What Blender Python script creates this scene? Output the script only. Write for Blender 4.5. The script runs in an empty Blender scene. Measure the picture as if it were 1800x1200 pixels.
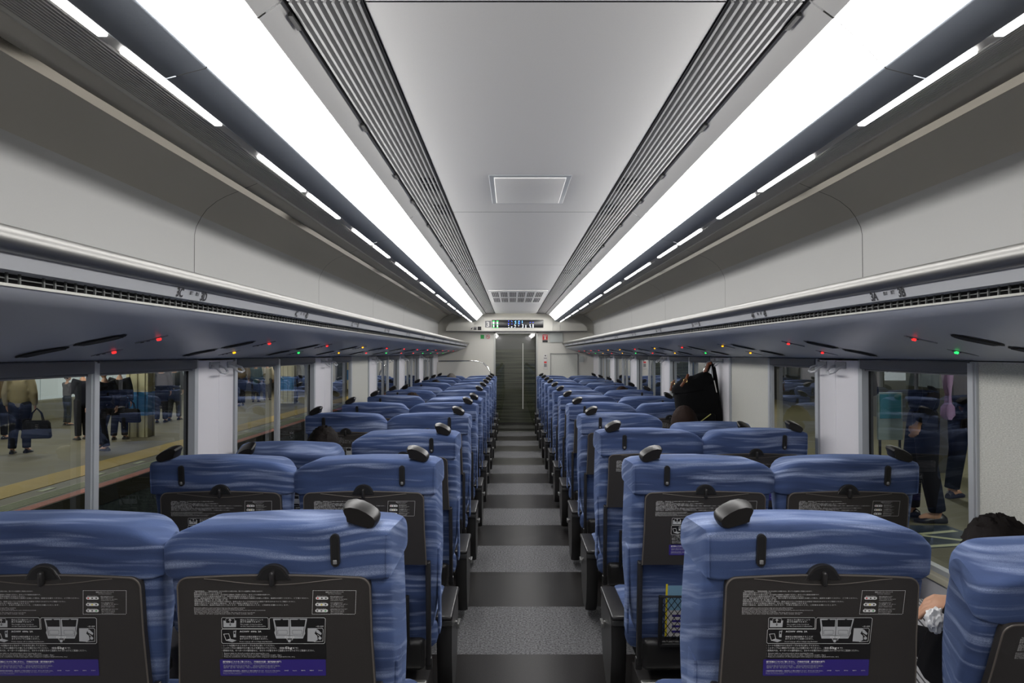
import bpy, bmesh, math, random
from mathutils import Vector, Matrix, noise
random.seed(7)
SC = bpy.context.scene
COL = SC.collection
PI = math.pi

# ------------------------------------------------------------------ camera, world, exposure
CX, CZ, F = -0.07, 1.434, 1280.0
cam_d = bpy.data.cameras.new('camera'); cam_d.sensor_width = 36.0; cam_d.lens = 36.0 * F / 1800.0
cam_d.clip_start = 0.02; cam_d.clip_end = 200
cam = bpy.data.objects.new('camera', cam_d); COL.objects.link(cam)
cam.location = (CX, 0, CZ); cam.rotation_euler = (math.radians(90) + math.atan(21 / F), 0, 0)
SC.camera = cam
world = bpy.data.worlds.new('night'); SC.world = world; world.use_nodes = True
world.node_tree.nodes['Background'].inputs[0].default_value = (.25, .32, .45, 1)
world.node_tree.nodes['Background'].inputs[1].default_value = 0.12
SC.view_settings.view_transform = 'Standard'; SC.view_settings.look = 'None'
SC.view_settings.gamma = 1.0; SC.view_settings.use_curve_mapping = False
SC.view_settings.exposure = 0.0
L_MAIN, L_STRIP = 16.0, 10.0
L_PLAT_L, L_PLAT_R = 28.0, 26.0


def area_lamp(name, loc, sx, sy, power, color=(1, .96, .88), rot=(0, 0, 0)):
    d = bpy.data.lights.new(name, 'AREA'); d.shape = 'RECTANGLE'; d.size = sx; d.size_y = sy
    d.energy = power; d.color = color
    o = bpy.data.objects.new(name, d); COL.objects.link(o); o.location = loc; o.rotation_euler = rot
    return o


# fluorescent battens under the two platform canopies
for yy in (8, 16, 24, 32):
    area_lamp('platform_lamp', (-9.5, yy, 2.6), 0.5, 6.0, L_PLAT_L * 5)
    area_lamp('platform_lamp', (-12.6, yy, 2.4), 0.4, 6.0, L_PLAT_L * 2.2)
for yy in (3, 10, 18):
    area_lamp('platform_lamp', (5.2, yy, 3.4), 0.4, 4.0, L_PLAT_R * 5)


# ------------------------------------------------------------------ helpers
def C(r, g, b):
    f = lambda c: (c / 255) / 12.92 if c / 255 <= .04045 else (((c / 255) + .055) / 1.055) ** 2.4
    return (f(r), f(g), f(b), 1)


def P(x, y, z):
    """pixel + distance along the car -> world point (used for measured sizes only)"""
    return (CX + (x - 900) * z / F, z, CZ - (y - 621) * z / F)


MATS = {}


def mat(name, rgb, rough=.5, metal=0, bump=0, bscale=200, emit=None, estr=0, var=0, vscale=60, coat=0):
    if name in MATS: return MATS[name]
    m = bpy.data.materials.new(name); m.use_nodes = True; nt = m.node_tree; b = nt.nodes['Principled BSDF']
    b.inputs['Base Color'].default_value = rgb; b.inputs['Roughness'].default_value = rough
    b.inputs['Metallic'].default_value = metal
    if coat: b.inputs['Coat Weight'].default_value = coat
    if emit:
        b.inputs['Emission Color'].default_value = emit; b.inputs['Emission Strength'].default_value = estr
    tc = nt.nodes.new('ShaderNodeTexCoord')
    if var:
        n = nt.nodes.new('ShaderNodeTexNoise'); n.inputs['Scale'].default_value = vscale; n.inputs['Detail'].default_value = 3
        nt.links.new(tc.outputs['Object'], n.inputs['Vector'])
        mx = nt.nodes.new('ShaderNodeMix'); mx.data_type = 'RGBA'
        mx.inputs['A'].default_value = tuple(c * (1 - var) for c in rgb[:3]) + (1,)
        mx.inputs['B'].default_value = tuple(min(1, c * (1 + var)) for c in rgb[:3]) + (1,)
        nt.links.new(n.outputs['Fac'], mx.inputs['Factor']); nt.links.new(mx.outputs['Result'], b.inputs['Base Color'])
    if bump:
        n = nt.nodes.new('ShaderNodeTexNoise'); n.inputs['Scale'].default_value = bscale
        nt.links.new(tc.outputs['Object'], n.inputs['Vector'])
        bp = nt.nodes.new('ShaderNodeBump'); bp.inputs['Strength'].default_value = bump; bp.inputs['Distance'].default_value = .002
        nt.links.new(n.outputs['Fac'], bp.inputs['Height']); nt.links.new(bp.outputs['Normal'], b.inputs['Normal'])
    MATS[name] = m
    return m


def emis(name, rgb, s, sample=True):
    if name in MATS: return MATS[name]
    m = bpy.data.materials.new(name); m.use_nodes = True; nt = m.node_tree
    nt.nodes.remove(nt.nodes['Principled BSDF']); e = nt.nodes.new('ShaderNodeEmission')
    e.inputs[0].default_value = rgb; e.inputs[1].default_value = s
    nt.links.new(e.outputs[0], nt.nodes['Material Output'].inputs[0])
    if not sample: m.cycles.emission_sampling = 'NONE'
    MATS[name] = m
    return m


def glass_mat(name, tint, refl=1.0):
    m = bpy.data.materials.new(name); m.use_nodes = True; nt = m.node_tree
    nt.nodes.remove(nt.nodes['Principled BSDF'])
    t = nt.nodes.new('ShaderNodeBsdfTransparent'); t.inputs[0].default_value = tint
    g = nt.nodes.new('ShaderNodeBsdfGlossy'); g.inputs['Roughness'].default_value = 0.0
    ge = nt.nodes.new('ShaderNodeNewGeometry'); dt = nt.nodes.new('ShaderNodeVectorMath'); dt.operation = 'DOT_PRODUCT'
    nt.links.new(ge.outputs['Incoming'], dt.inputs[0]); nt.links.new(ge.outputs['Normal'], dt.inputs[1])
    ab = nt.nodes.new('ShaderNodeMath'); ab.operation = 'ABSOLUTE'; nt.links.new(dt.outputs['Value'], ab.inputs[0])
    iv = nt.nodes.new('ShaderNodeMath'); iv.operation = 'SUBTRACT'; iv.inputs[0].default_value = 1; nt.links.new(ab.outputs[0], iv.inputs[1])
    pw = nt.nodes.new('ShaderNodeMath'); pw.operation = 'POWER'; pw.inputs[1].default_value = 5; nt.links.new(iv.outputs[0], pw.inputs[0])
    fr = nt.nodes.new('ShaderNodeMath'); fr.operation = 'MULTIPLY_ADD'; fr.inputs[1].default_value = .96; fr.inputs[2].default_value = .04; nt.links.new(pw.outputs[0], fr.inputs[0])
    mu = nt.nodes.new('ShaderNodeMath'); mu.operation = 'MULTIPLY'; mu.inputs[1].default_value = refl; mu.use_clamp = True
    mx = nt.nodes.new('ShaderNodeMixShader')
    nt.links.new(fr.outputs[0], mu.inputs[0]); nt.links.new(mu.outputs[0], mx.inputs[0])
    nt.links.new(t.outputs[0], mx.inputs[1]); nt.links.new(g.outputs[0], mx.inputs[2])
    nt.links.new(mx.outputs[0], nt.nodes['Material Output'].inputs[0])
    MATS[name] = m
    return m


class MB:
    """collects shapes, then links them as ONE mesh object"""
    def __init__(s): s.v = []; s.f = []; s.m = []; s.sm = []

    def add(s, vs, fs, mi=0, smooth=False, M=None):
        o = len(s.v)
        s.v += [tuple(M @ Vector(p)) if M else tuple(p) for p in vs]
        for f in fs:
            s.f.append(tuple(i + o for i in f)); s.m.append(mi); s.sm.append(smooth)
        return s

    def box(s, x0, x1, y0, y1, z0, z1, mi=0, M=None):
        vs = [(x, y, z) for x in (x0, x1) for y in (y0, y1) for z in (z0, z1)]
        return s.add(vs, [(0, 1, 3, 2), (4, 6, 7, 5), (0, 4, 5, 1), (2, 3, 7, 6), (0, 2, 6, 4), (1, 5, 7, 3)], mi, False, M)

    def rbox(s, x0, x1, y0, y1, z0, z1, r, mi=0, M=None):
        """box with rounded edges"""
        bm = bmesh.new(); bmesh.ops.create_cube(bm, size=1)
        for v in bm.verts:
            v.co = Vector(((x0 + x1) / 2 + v.co.x * (x1 - x0), (y0 + y1) / 2 + v.co.y * (y1 - y0), (z0 + z1) / 2 + v.co.z * (z1 - z0)))
        bmesh.ops.bevel(bm, geom=bm.edges[:], offset=r, segments=3, profile=.5, affect='EDGES')
        s.bm(bm, mi, True, M); return s

    def bm(s, bm, mi=0, smooth=True, M=None):
        bm.verts.index_update()
        s.add([v.co[:] for v in bm.verts], [[v.index for v in f.verts] for f in bm.faces], mi, smooth, M); bm.free()
        return s

    def extr(s, prof, y0, y1, mi=0, smooth=False, close=False, mx=1):
        """profile of (x, z) pulled along Y"""
        n = len(prof)
        vs = [(mx * x, y0, z) for x, z in prof] + [(mx * x, y1, z) for x, z in prof]
        fs = [(i, (i + 1) % n, n + (i + 1) % n, n + i) for i in range(n if close else n - 1)]
        if close: fs += [tuple(range(n)), tuple(range(2 * n - 1, n - 1, -1))]
        return s.add(vs, fs, mi, smooth)

    def prism(s, outline, d0, d1, axis='y', mi=0, M=None, bev=0):
        """2D outline (x, z) given a thickness along y (or other axis), optionally with softened rims"""
        n = len(outline)
        cx = sum(p[0] for p in outline) / n; cz = sum(p[1] for p in outline) / n
        def ring(d, k):
            out = []
            for x, z in outline:
                x2 = cx + (x - cx) * k; z2 = cz + (z - cz) * k
                out.append({'y': (x2, d, z2), 'x': (d, x2, z2), 'z': (x2, z2, d)}[axis])
            return out
        if bev:
            rs = [ring(d0, 1 - bev), ring(d0 + (d1 - d0) * .18, 1 - bev * .25), ring(d0 + (d1 - d0) * .4, 1),
                  ring(d0 + (d1 - d0) * .6, 1), ring(d0 + (d1 - d0) * .82, 1 - bev * .25), ring(d1, 1 - bev)]
        else: rs = [ring(d0, 1), ring(d1, 1)]
        return s.loft(rs, mi, bool(bev), M)

    def loft(s, rings, mi=0, smooth=True, M=None, cap=True):
        n = len(rings[0]); vs = [p for r in rings for p in r]; fs = []
        for k in range(len(rings) - 1):
            for i in range(n):
                j = (i + 1) % n; fs.append((k * n + i, k * n + j, (k + 1) * n + j, (k + 1) * n + i))
        if cap: fs += [tuple(range(n - 1, -1, -1)), tuple(range((len(rings) - 1) * n, len(rings) * n))]
        return s.add(vs, fs, mi, smooth, M)

    def tube(s, pts, r, n=10, mi=0, M=None):
        pts = [Vector(p) for p in pts]; rings = []
        rr = r if isinstance(r, (list, tuple)) else [r] * len(pts)
        up = None
        for i, p in enumerate(pts):
            t = (pts[min(i + 1, len(pts) - 1)] - pts[max(i - 1, 0)]).normalized()
            if up is None: up = t.orthogonal().normalized()
            up = (up - t * up.dot(t)).normalized(); w = t.cross(up)
            rings.append([tuple(p + rr[i] * (math.cos(a) * up + math.sin(a) * w)) for a in [2 * PI * k / n for k in range(n)]])
        return s.loft(rings, mi, True, M)

    def ball(s, c, r, mi=0, seg=16, M=None):
        bm = bmesh.new(); bmesh.ops.create_uvsphere(bm, u_segments=seg, v_segments=seg // 2, radius=1)
        for v in bm.verts: v.co = Vector((c[0] + v.co.x * r[0], c[1] + v.co.y * r[1], c[2] + v.co.z * r[2]))
        return s.bm(bm, mi, True, M)

    def mesh(s, name, mats):
        me = bpy.data.meshes.new(name); me.from_pydata(s.v, [], s.f)
        me.polygons.foreach_set('material_index', s.m); me.polygons.foreach_set('use_smooth', s.sm)
        for m in (mats if isinstance(mats, (list, tuple)) else [mats]): me.materials.append(m)
        me.update()
        bm = bmesh.new(); bm.from_mesh(me); bmesh.ops.recalc_face_normals(bm, faces=bm.faces[:]); bm.to_mesh(me); bm.free()
        try: me.set_sharp_from_angle(angle=math.radians(42))
        except Exception: pass
        return me

    def build(s, name, mats, parent=None, loc=None):
        o = bpy.data.objects.new(name, s.mesh(name, mats)); COL.objects.link(o)
        if parent: o.parent = parent
        if loc: o.location = loc
        return o


def tag(o, label, cat, group=None):
    o['label'] = label; o['category'] = cat
    if group: o['group'] = group
    return o


def thing(name, label, cat, loc=(0, 0, 0), rz=0, group=None):
    o = bpy.data.objects.new(name, None); COL.objects.link(o); o.empty_display_size = .1
    o.location = loc; o.rotation_euler = (0, 0, rz)
    return tag(o, label, cat, group)


def struct(o): o['kind'] = 'structure'; return o


def copy_tree(o, parent=None):
    c = o.copy(); COL.objects.link(c)
    if parent: c.parent = parent
    for ch in list(o.children): copy_tree(ch, c)
    return c


def text_into(mb, body, x, z, size, mi, y=0, align='LEFT', res=2, sx=1, plane='xz', bold=0, shear=0):
    cu = bpy.data.curves.new('txt', 'FONT'); cu.body = body; cu.size = size; cu.resolution_u = res; cu.align_x = align
    cu.shear = shear; cu.offset = bold
    o = bpy.data.objects.new('txt', cu); COL.objects.link(o)
    dg = bpy.context.evaluated_depsgraph_get(); me = bpy.data.meshes.new_from_object(o.evaluated_get(dg))
    vs = [(x + v.co.x * sx, y, z + v.co.y) if plane == 'xz' else (v.co.x * sx, v.co.y, 0) for v in me.vertices]
    fs = [list(p.vertices) for p in me.polygons]
    bpy.data.objects.remove(o); bpy.data.curves.remove(cu); bpy.data.meshes.remove(me)
    if mb is None: return vs, fs
    mb.add(vs, fs, mi)


ORD = ['first', 'second', 'third', 'fourth', 'fifth', 'sixth', 'seventh', 'eighth', 'ninth', 'tenth', 'eleventh', 'twelfth',
       'thirteenth', 'fourteenth', 'fifteenth', 'sixteenth', 'seventeenth', 'eighteenth', 'nineteenth', 'twentieth',
       'twenty-first', 'twenty-second', 'twenty-third', 'twenty-fourth']

# ------------------------------------------------------------------ materials
white = mat('cabin white', C(224, 222, 226), .42, var=.05, vscale=500)
ceil_m = mat('ceiling white', C(232, 231, 229), .5, var=.04, vscale=600)
rackwall = mat('luggage wall grey', C(206, 206, 204), .6, var=.05, vscale=700)
band_m = mat('duct grey', C(140, 146, 154), .55, var=.08, vscale=500)
rib_m = mat('ribbed grey', C(196, 194, 190), .5)
alum = mat('brushed aluminium', C(150, 149, 146), .42, 1)
frame_m = mat('window frame grey', C(176, 180, 184), .4, .1)
chrome = mat('chrome', C(220, 220, 218), .1, 1)
black = mat('matt black', C(14, 14, 15), .6)
rubber = mat('black rubber', C(18, 18, 20), .5)
darkpl = mat('dark plastic', C(47, 44, 42), .48, bump=.25, bscale=900)
darkpl2 = mat('armrest plastic', C(36, 35, 35), .35)
grip_m = mat('grip plastic', C(24, 22, 21), .42)
rim_m = mat('tray rim', C(104, 98, 92), .4, .3)
silver = mat('silver bar', C(165, 165, 160), .3, .9)
blind_m = mat('roller blind case', C(96, 98, 104), .45)
shelf_m = mat('rack underside', C(190, 194, 202), .38, var=.05, vscale=600)
glass = glass_mat('window glass', (.80, .86, .84, 1), 2.2)
light_e = emis('light cover', (1, .985, .97, 1), L_MAIN)
strip_e = emis('light strip', (1, .99, .98, 1), L_STRIP)
dark_slot = mat('slot black', C(8, 8, 9), .8)
print_w = mat('printed white', C(196, 194, 190), .6)
print_k = mat('printed black', C(17, 16, 17), .5)
print_p = mat('printed purple', C(52, 40, 124), .45)
print_r = mat('printed red', C(200, 40, 40), .6)
print_y = mat('printed yellow', C(225, 205, 30), .6)
print_g = mat('printed green', C(40, 150, 70), .6)
print_gr = mat('printed grey', C(118, 118, 118), .6)


def fabric_mat():
    m = bpy.data.materials.new('blue striped moquette'); m.use_nodes = True; nt = m.node_tree; b = nt.nodes['Principled BSDF']
    N = nt.nodes.new; K = nt.links.new
    b.inputs['Roughness'].default_value = .85
    b.inputs['Sheen Weight'].default_value = .35; b.inputs['Sheen Roughness'].default_value = .4
    b.inputs['Sheen Tint'].default_value = C(150, 175, 230)
    tc = N('ShaderNodeTexCoord'); oi = N('ShaderNodeObjectInfo')
    off = N('ShaderNodeVectorMath'); off.operation = 'SCALE'; off.inputs[0].default_value = (7, 3, 11); K(oi.outputs['Random'], off.inputs['Scale'])
    ad = N('ShaderNodeVectorMath'); K(tc.outputs['Object'], ad.inputs[0]); K(off.outputs[0], ad.inputs[1])
    # slow waviness bends the streaks
    w = N('ShaderNodeTexNoise'); w.inputs['Scale'].default_value = 3.2; w.inputs['Detail'].default_value = 1; K(ad.outputs[0], w.inputs['Vector'])
    sp = N('ShaderNodeSeparateXYZ'); K(ad.outputs[0], sp.inputs[0]); tz = N('ShaderNodeMath'); tz.operation = 'MULTIPLY_ADD'; tz.inputs[1].default_value = .45
    K(sp.outputs['Y'], tz.inputs[0]); K(sp.outputs['Z'], tz.inputs[2]); cb = N('ShaderNodeCombineXYZ')
    K(sp.outputs['X'], cb.inputs[0]); K(sp.outputs['Y'], cb.inputs[1]); K(tz.outputs[0], cb.inputs[2]); ad = cb
    ws = N('ShaderNodeVectorMath'); ws.operation = 'MULTIPLY_ADD'; ws.inputs[1].default_value = (0, 0, .05)
    K(w.outputs['Fac'], ws.inputs[0]); K(ad.outputs[0], ws.inputs[2])
    def streak(sc, lo, hi):
        mp = N('ShaderNodeMapping'); mp.inputs['Scale'].default_value = sc; K(ws.outputs[0], mp.inputs['Vector'])
        n = N('ShaderNodeTexNoise'); n.inputs['Scale'].default_value = 1; n.inputs['Detail'].default_value = 2.5; n.inputs['Roughness'].default_value = .55
        K(mp.outputs[0], n.inputs['Vector'])
        r = N('ShaderNodeMapRange'); r.inputs[1].default_value = lo; r.inputs[2].default_value = hi; K(n.outputs['Fac'], r.inputs[0]); return r
    a = streak((3.0, 3, 46), .50, .76); c = streak((2.2, 2.2, 22), .34, .70)
    wv = N('ShaderNodeTexNoise'); wv.inputs['Scale'].default_value = 700; wv.inputs['Detail'].default_value = 2; K(tc.outputs['Object'], wv.inputs['Vector'])
    m1 = N('ShaderNodeMix'); m1.data_type = 'RGBA'; m1.inputs['A'].default_value = C(40, 56, 92); m1.inputs['B'].default_value = C(66, 86, 130)
    K(c.outputs[0], m1.inputs['Factor'])
    m2 = N('ShaderNodeMix'); m2.data_type = 'RGBA'; m2.inputs['B'].default_value = C(158, 172, 204)
    mu = N('ShaderNodeMath'); mu.operation = 'MULTIPLY'; K(a.outputs[0], mu.inputs[0])
    mr = N('ShaderNodeMapRange'); mr.inputs[1].default_value = .3; mr.inputs[2].default_value = .7; mr.inputs[3].default_value = .30; mr.inputs[4].default_value = 1.35
    K(wv.outputs['Fac'], mr.inputs[0]); K(mr.outputs[0], mu.inputs[1]); K(mu.outputs[0], m2.inputs['Factor']); K(m1.outputs['Result'], m2.inputs['A'])
    K(m2.outputs['Result'], b.inputs['Base Color'])
    bp = N('ShaderNodeBump'); bp.inputs['Strength'].default_value = .5; bp.inputs['Distance'].default_value = .0015
    K(wv.outputs['Fac'], bp.inputs['Height']); K(bp.outputs[0], b.inputs['Normal'])
    return m


fabric = fabric_mat()


def floor_mat():
    m = bpy.data.materials.new('striped carpet floor'); m.use_nodes = True; nt = m.node_tree; b = nt.nodes['Principled BSDF']
    N = nt.nodes.new; K = nt.links.new
    tc = N('ShaderNodeTexCoord'); sp = N('ShaderNodeSeparateXYZ'); K(tc.outputs['Object'], sp.inputs[0])
    s = .6535
    a = N('ShaderNodeMath'); a.operation = 'SUBTRACT'; a.inputs[1].default_value = 3.497 - 20 * s; K(sp.outputs['Y'], a.inputs[0])
    d = N('ShaderNodeMath'); d.operation = 'DIVIDE'; d.inputs[1].default_value = 2 * s; K(a.outputs[0], d.inputs[0])
    fr = N('ShaderNodeMath'); fr.operation = 'FRACT'; K(d.outputs[0], fr.inputs[0])
    lt = N('ShaderNodeMath'); lt.operation = 'LESS_THAN'; lt.inputs[1].default_value = .5; K(fr.outputs[0], lt.inputs[0])
    n = N('ShaderNodeTexNoise'); n.inputs['Scale'].default_value = 95; n.inputs['Detail'].default_value = 4; n.inputs['Roughness'].default_value = .8
    K(tc.outputs['Object'], n.inputs['Vector'])
    r = N('ShaderNodeValToRGB'); r.color_ramp.elements[0].position = .40; r.color_ramp.elements[0].color = C(40, 40, 42)
    r.color_ramp.elements[1].position = .56; r.color_ramp.elements[1].color = C(112, 112, 114); K(n.outputs['Fac'], r.inputs[0])
    n2 = N('ShaderNodeTexNoise'); n2.inputs['Scale'].default_value = 260; K(tc.outputs['Object'], n2.inputs['Vector'])
    r2 = N('ShaderNodeValToRGB'); r2.color_ramp.elements[0].position = .45; r2.color_ramp.elements[0].color = C(20, 18, 18)
    r2.color_ramp.elements[1].position = .78; r2.color_ramp.elements[1].color = C(50, 46, 45); K(n2.outputs['Fac'], r2.inputs[0])
    mx = N('ShaderNodeMix'); mx.data_type = 'RGBA'; K(lt.outputs[0], mx.inputs['Factor']); K(r2.outputs[0], mx.inputs['A']); K(r.outputs[0], mx.inputs['B'])
    K(mx.outputs['Result'], b.inputs['Base Color'])
    ro = N('ShaderNodeMapRange'); b.inputs['Specular IOR Level'].default_value = .22; ro.inputs[3].default_value = .42; ro.inputs[4].default_value = .7; K(lt.outputs[0], ro.inputs[0]); K(ro.outputs[0], b.inputs['Roughness'])
    return m


def wallpaper_mat():
    m = bpy.data.materials.new('textured wallpaper'); m.use_nodes = True; nt = m.node_tree; b = nt.nodes['Principled BSDF']
    N = nt.nodes.new; K = nt.links.new
    tc = N('ShaderNodeTexCoord'); mp = N('ShaderNodeMapping'); mp.inputs['Scale'].default_value = (110, 110, 480); K(tc.outputs['Object'], mp.inputs['Vector'])
    n = N('ShaderNodeTexNoise'); n.inputs['Scale'].default_value = 1; n.inputs['Detail'].default_value = 2; K(mp.outputs[0], n.inputs['Vector'])
    r = N('ShaderNodeValToRGB'); r.color_ramp.elements[0].position = .35; r.color_ramp.elements[0].color = C(182, 182, 174)
    r.color_ramp.elements[1].position = .65; r.color_ramp.elements[1].color = C(208, 208, 200); K(n.outputs['Fac'], r.inputs[0])
    K(r.outputs[0], b.inputs['Base Color']); b.inputs['Roughness'].default_value = .7
    bp = N('ShaderNodeBump'); bp.inputs['Strength'].default_value = .6; bp.inputs['Distance'].default_value = .002
    K(n.outputs['Fac'], bp.inputs['Height']); K(bp.outputs[0], b.inputs['Normal'])
    return m


wallpaper = wallpaper_mat()

# ------------------------------------------------------------------ car shell
Y0, Y1 = -2.6, 13.35
W = 1.425
H = lambda h: CZ + h

struct(MB().box(-W - .1, W + .1, Y0, 16.2, -.06, 0).build('floor', floor_mat()))

# centre ceiling: white panels with thin joints
cm = MB()
joints = [Y0, 1.5, 3.75, 6.0, 8.25, 10.5, 12.75, Y1]
for a, b in zip(joints[:-1], joints[1:]):
    cm.extr([(-.378, H(.755)), (-.378, H(.734)), (-.374, H(.730)), (.374, H(.730)), (.378, H(.734)), (.378, H(.755))], a + .003, b - .003, 0)
    for s in (-1, 1):
        cm.extr([(.546, H(.80)), (.546, H(.737)), (.549, H(.731)), (.597, H(.6955)), (.601, H(.697)), (.612, H(.75))], a + .003, b - .003, 2, mx=s)
cm.box(-.70, .70, Y0, Y1, H(.80), H(.83), 1)
cm.box(-.376, .376, Y0, Y1, H(.757), H(.762), 1)
cm.extr([(.70, H(.8)), (.9, H(.80)), (1.2, H(.80)), (1.6, H(.80)), (1.6, H(-.0))], Y0, Y1, 1)
cm.extr([(-.70, H(.8)), (-.9, H(.80)), (-1.2, H(.80)), (-1.6, H(.80)), (-1.6, H(-.0))], Y0, Y1, 1)
struct(cm.build('ceiling', [ceil_m, black, mat('ceiling edge strip', C(198, 197, 195), .5)]))

hatch = MB()
hatch.rbox(-.145, .155, 3.0, 3.5, H(.722), H(.731), .004, 0)
hatch.rbox(-.165, .175, 2.97, 3.53, H(.7275), H(.731), .0015, 1)
tag(hatch.build('inspection_hatch', [ceil_m, frame_m]), 'flat square white access hatch in the middle of the ceiling', 'hatch')

ga = MB()
ga.rbox(-.345, .345, 8.40, 10.45, H(.724), H(.7305), .003, 0)
rg = thing('return_air_grille', 'white perforated ceiling grille in front of the end wall display', 'grille', (0, 8.4, H(.73)))
ga.v = [(x, y - 8.4, z - H(.73)) for x, y, z in ga.v]
ga.build('grille_plate', ceil_m, rg)
ho = MB()
for gx in range(6):
    for gy in range(2):
        for i in range(4):
            for j in range(5):
                x = -.315 + gx * .108 + i * .0215; y = .22 + gy * .92 + j * .15
                ho.box(x, x + .0145, y, y + .105, -.0075, -.004, 0)
ho.build('perforations', dark_slot, rg)

# louvre grilles beside the centre panels
for s, side in ((-1, 'left'), (1, 'right')):
    g = thing('louvre_grille', 'long slatted air grille along the ceiling on the %s of the centre panels' % side, 'air grille', (s * .462, Y0, H(.73)))
    ch = MB(); ch.extr([(-.082, -.002), (-.082, .05), (.082, .05), (.082, -.002)], 0, Y1 - Y0 - .02, 0)
    ch.build('channel', mat('grille channel', C(52, 52, 54), .6), g)
    fn = MB()
    for k in range(9):
        x = s * (-.072 + k * .0178)
        for a, b in zip(joints[:-1], joints[1:]):
            fn.extr([(x - .0030, -.001), (x + .0030, -.001), (x + .0022 + s * -.009, .022), (x - .0022 + s * -.009, .022)], a - Y0 + .004, b - Y0 - .004, 0, close=True)
    fn.build('louvre_slats', mat('louvre grey', C(168, 168, 168), .4), g)
    for (ya, yb) in ((3.05, 3.12), (3.16, 3.28), (3.60, 3.70), (3.74, 3.84), (6.4, 6.5), (6.6, 6.7)):
        bl = MB(); bl.extr([(s * (-.069 + .0001), .004), (s * .003, .004), (s * .003, .008), (s * -.069, .008)], ya - Y0, yb - Y0, 0, close=True)
        bl.build('blanking_plate', black, g)
    for yy in (1.55, 2.3, 2.95, 3.45, 4.1, 4.9, 5.7, 6.6, 7.6):
        MB().box(s * .084 - .005, s * .084 + .005, yy - Y0, yy - Y0 + .07, -.007, .004).build('latch_clip', black, g)

# main light covers, one long run per side in removable segments
for s, side in ((-1, 'left'), (1, 'right')):
    t = thing('ceiling_light', 'long glowing white light band along the %s side of the ceiling' % side, 'ceiling light', (s * .66, Y0, H(.66)))
    for a, b in zip(joints[:-1], joints[1:]):
        d = MB(); prof = [(.603, .700), (.602, .692), (.63, .668), (.655, .643), (.68, .617), (.700, .593)]
        d.extr([(x - .66, z - .66) for x, z in prof], a - Y0 + .0015, min(b, 13.0) - Y0 - .0015, 0, True, mx=s)
        d.build('diffuser', light_e, t)
    # duct cover that carries the strips
    d = thing('light_duct', 'grey duct with a ribbed underside below the %s light band' % side, 'duct', (s * .8, Y0, H(.6)))
    bd = MB()
    for a, b in zip(joints[:-1], joints[1:]):
        bd.extr([(x - .8, z - .6) for x, z in [(.702, .60), (.702, .594), (.706, .590), (.786, .5695), (.792, .572), (.798, .582), (.798, .60)]], a - Y0 + .002, b - Y0 - .002, 0, True, mx=s)
    bd.build('duct_fascia', band_m, d)
    rb = MB(); pr = [(.798, .582), (.820, .577)]
    n = 13
    for k in range(n):
        xa = .825 + (1.10 - .825) * k / n; xb = .825 + (1.10 - .825) * (k + 1) / n; xm = (xa + xb) / 2
        zf = lambda x: .577 + (x - .82) * .44
        pr += [(xa, zf(xa)), (xa + .003, zf(xa) + .008), (xb - .006, zf(xb) + .008), (xb - .003, zf(xb))]
    pr += [(1.13, .713), (1.135, .727), (1.16, .727)]
    rb.extr([(x - .8, z - .6) for x, z in pr], 0, Y1 - Y0, 0, False, mx=s)
    rb.build('ribbed_panel', rib_m, d)
    # short light strips
    for k, y in enumerate([y for i in range(-1, 10) for y in (.86 + 1.263 * i, 1.377 + 1.263 * i) if y + .445 > .6]):
        if y + .445 > Y1 - .1: break
        o = MB().rbox(-.0095, .0095, 0, .445, -.004, .004, .003).build('light_strip', strip_e, None, (s * .808, y, H(.5745)))
        near = ORD[k]
        tag(o, '%s short light strip from the near end of the row along the %s duct' % (near, side), 'light strip', 'short light strips along the luggage ducts')

# luggage wall, coved
trimw = mat('glossy trim', C(222, 214, 200), .10, 1)
for s, side in ((-1, 'left'), (1, 'right')):
    prof = [(1.157, .7275), (1.19, .713), (1.195, .708)]
    w = MB(); pj = [-.9, 0.9, 3.1, 5.1, 7.1, 9.1, 11.1, 13.0, Y1]
    p2 = [(1.155, .7275), (1.200, .709), (1.232, .695), (1.29, .672), (1.33, .650), (1.372, .616), (1.396, .583), (1.418, .54), (1.425, .506), (1.425, .15), (1.425, -.03)]
    for a, b in zip([Y0] + pj[:-1], pj):
        w.extr([(x, H(z)) for x, z in p2[:7]], a + .0022, b - .0022, 2, True, mx=s)
        w.extr([(x, H(z)) for x, z in p2[6:]], a + .0022, b - .0022, 0, True, mx=s)
    w.extr([(x + .004, H(z + .004)) for x, z in p2], Y0, Y1, 1, True, mx=s)
    struct(w.build('wall_%s_upper' % side, [rackwall, black, mat('coving taupe', C(196, 192, 182), .6, var=.05, vscale=700)]))
    tr = MB(); nseg = 110
    rows = [(1.203, .7000), (1.2185, .6955), (1.234, .6905)]
    for i in range(nseg + 1):
        y = Y0 + (Y1 - Y0 - .05) * i / nseg
        dz = .0022 * noise.noise(Vector((y * 1.7, s * 3, 0))) + .0012 * noise.noise(Vector((y * 5, s, 2)))
        tr.v += [(s * x, y, H(z) + dz * (j - 1 if j != 1 else .3)) for j, (x, z) in enumerate(rows)]
    for i in range(nseg):
        for j in range(2):
            a = i * 3 + j; tr.f.append((a, a + 1, a + 4, a + 3)); tr.m.append(0); tr.sm.append(True)
    tag(tr.build('wavy_trim_strip', trimw), 'wavy glossy metal strip running along the coving above the %s luggage rack' % side, 'trim')

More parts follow.
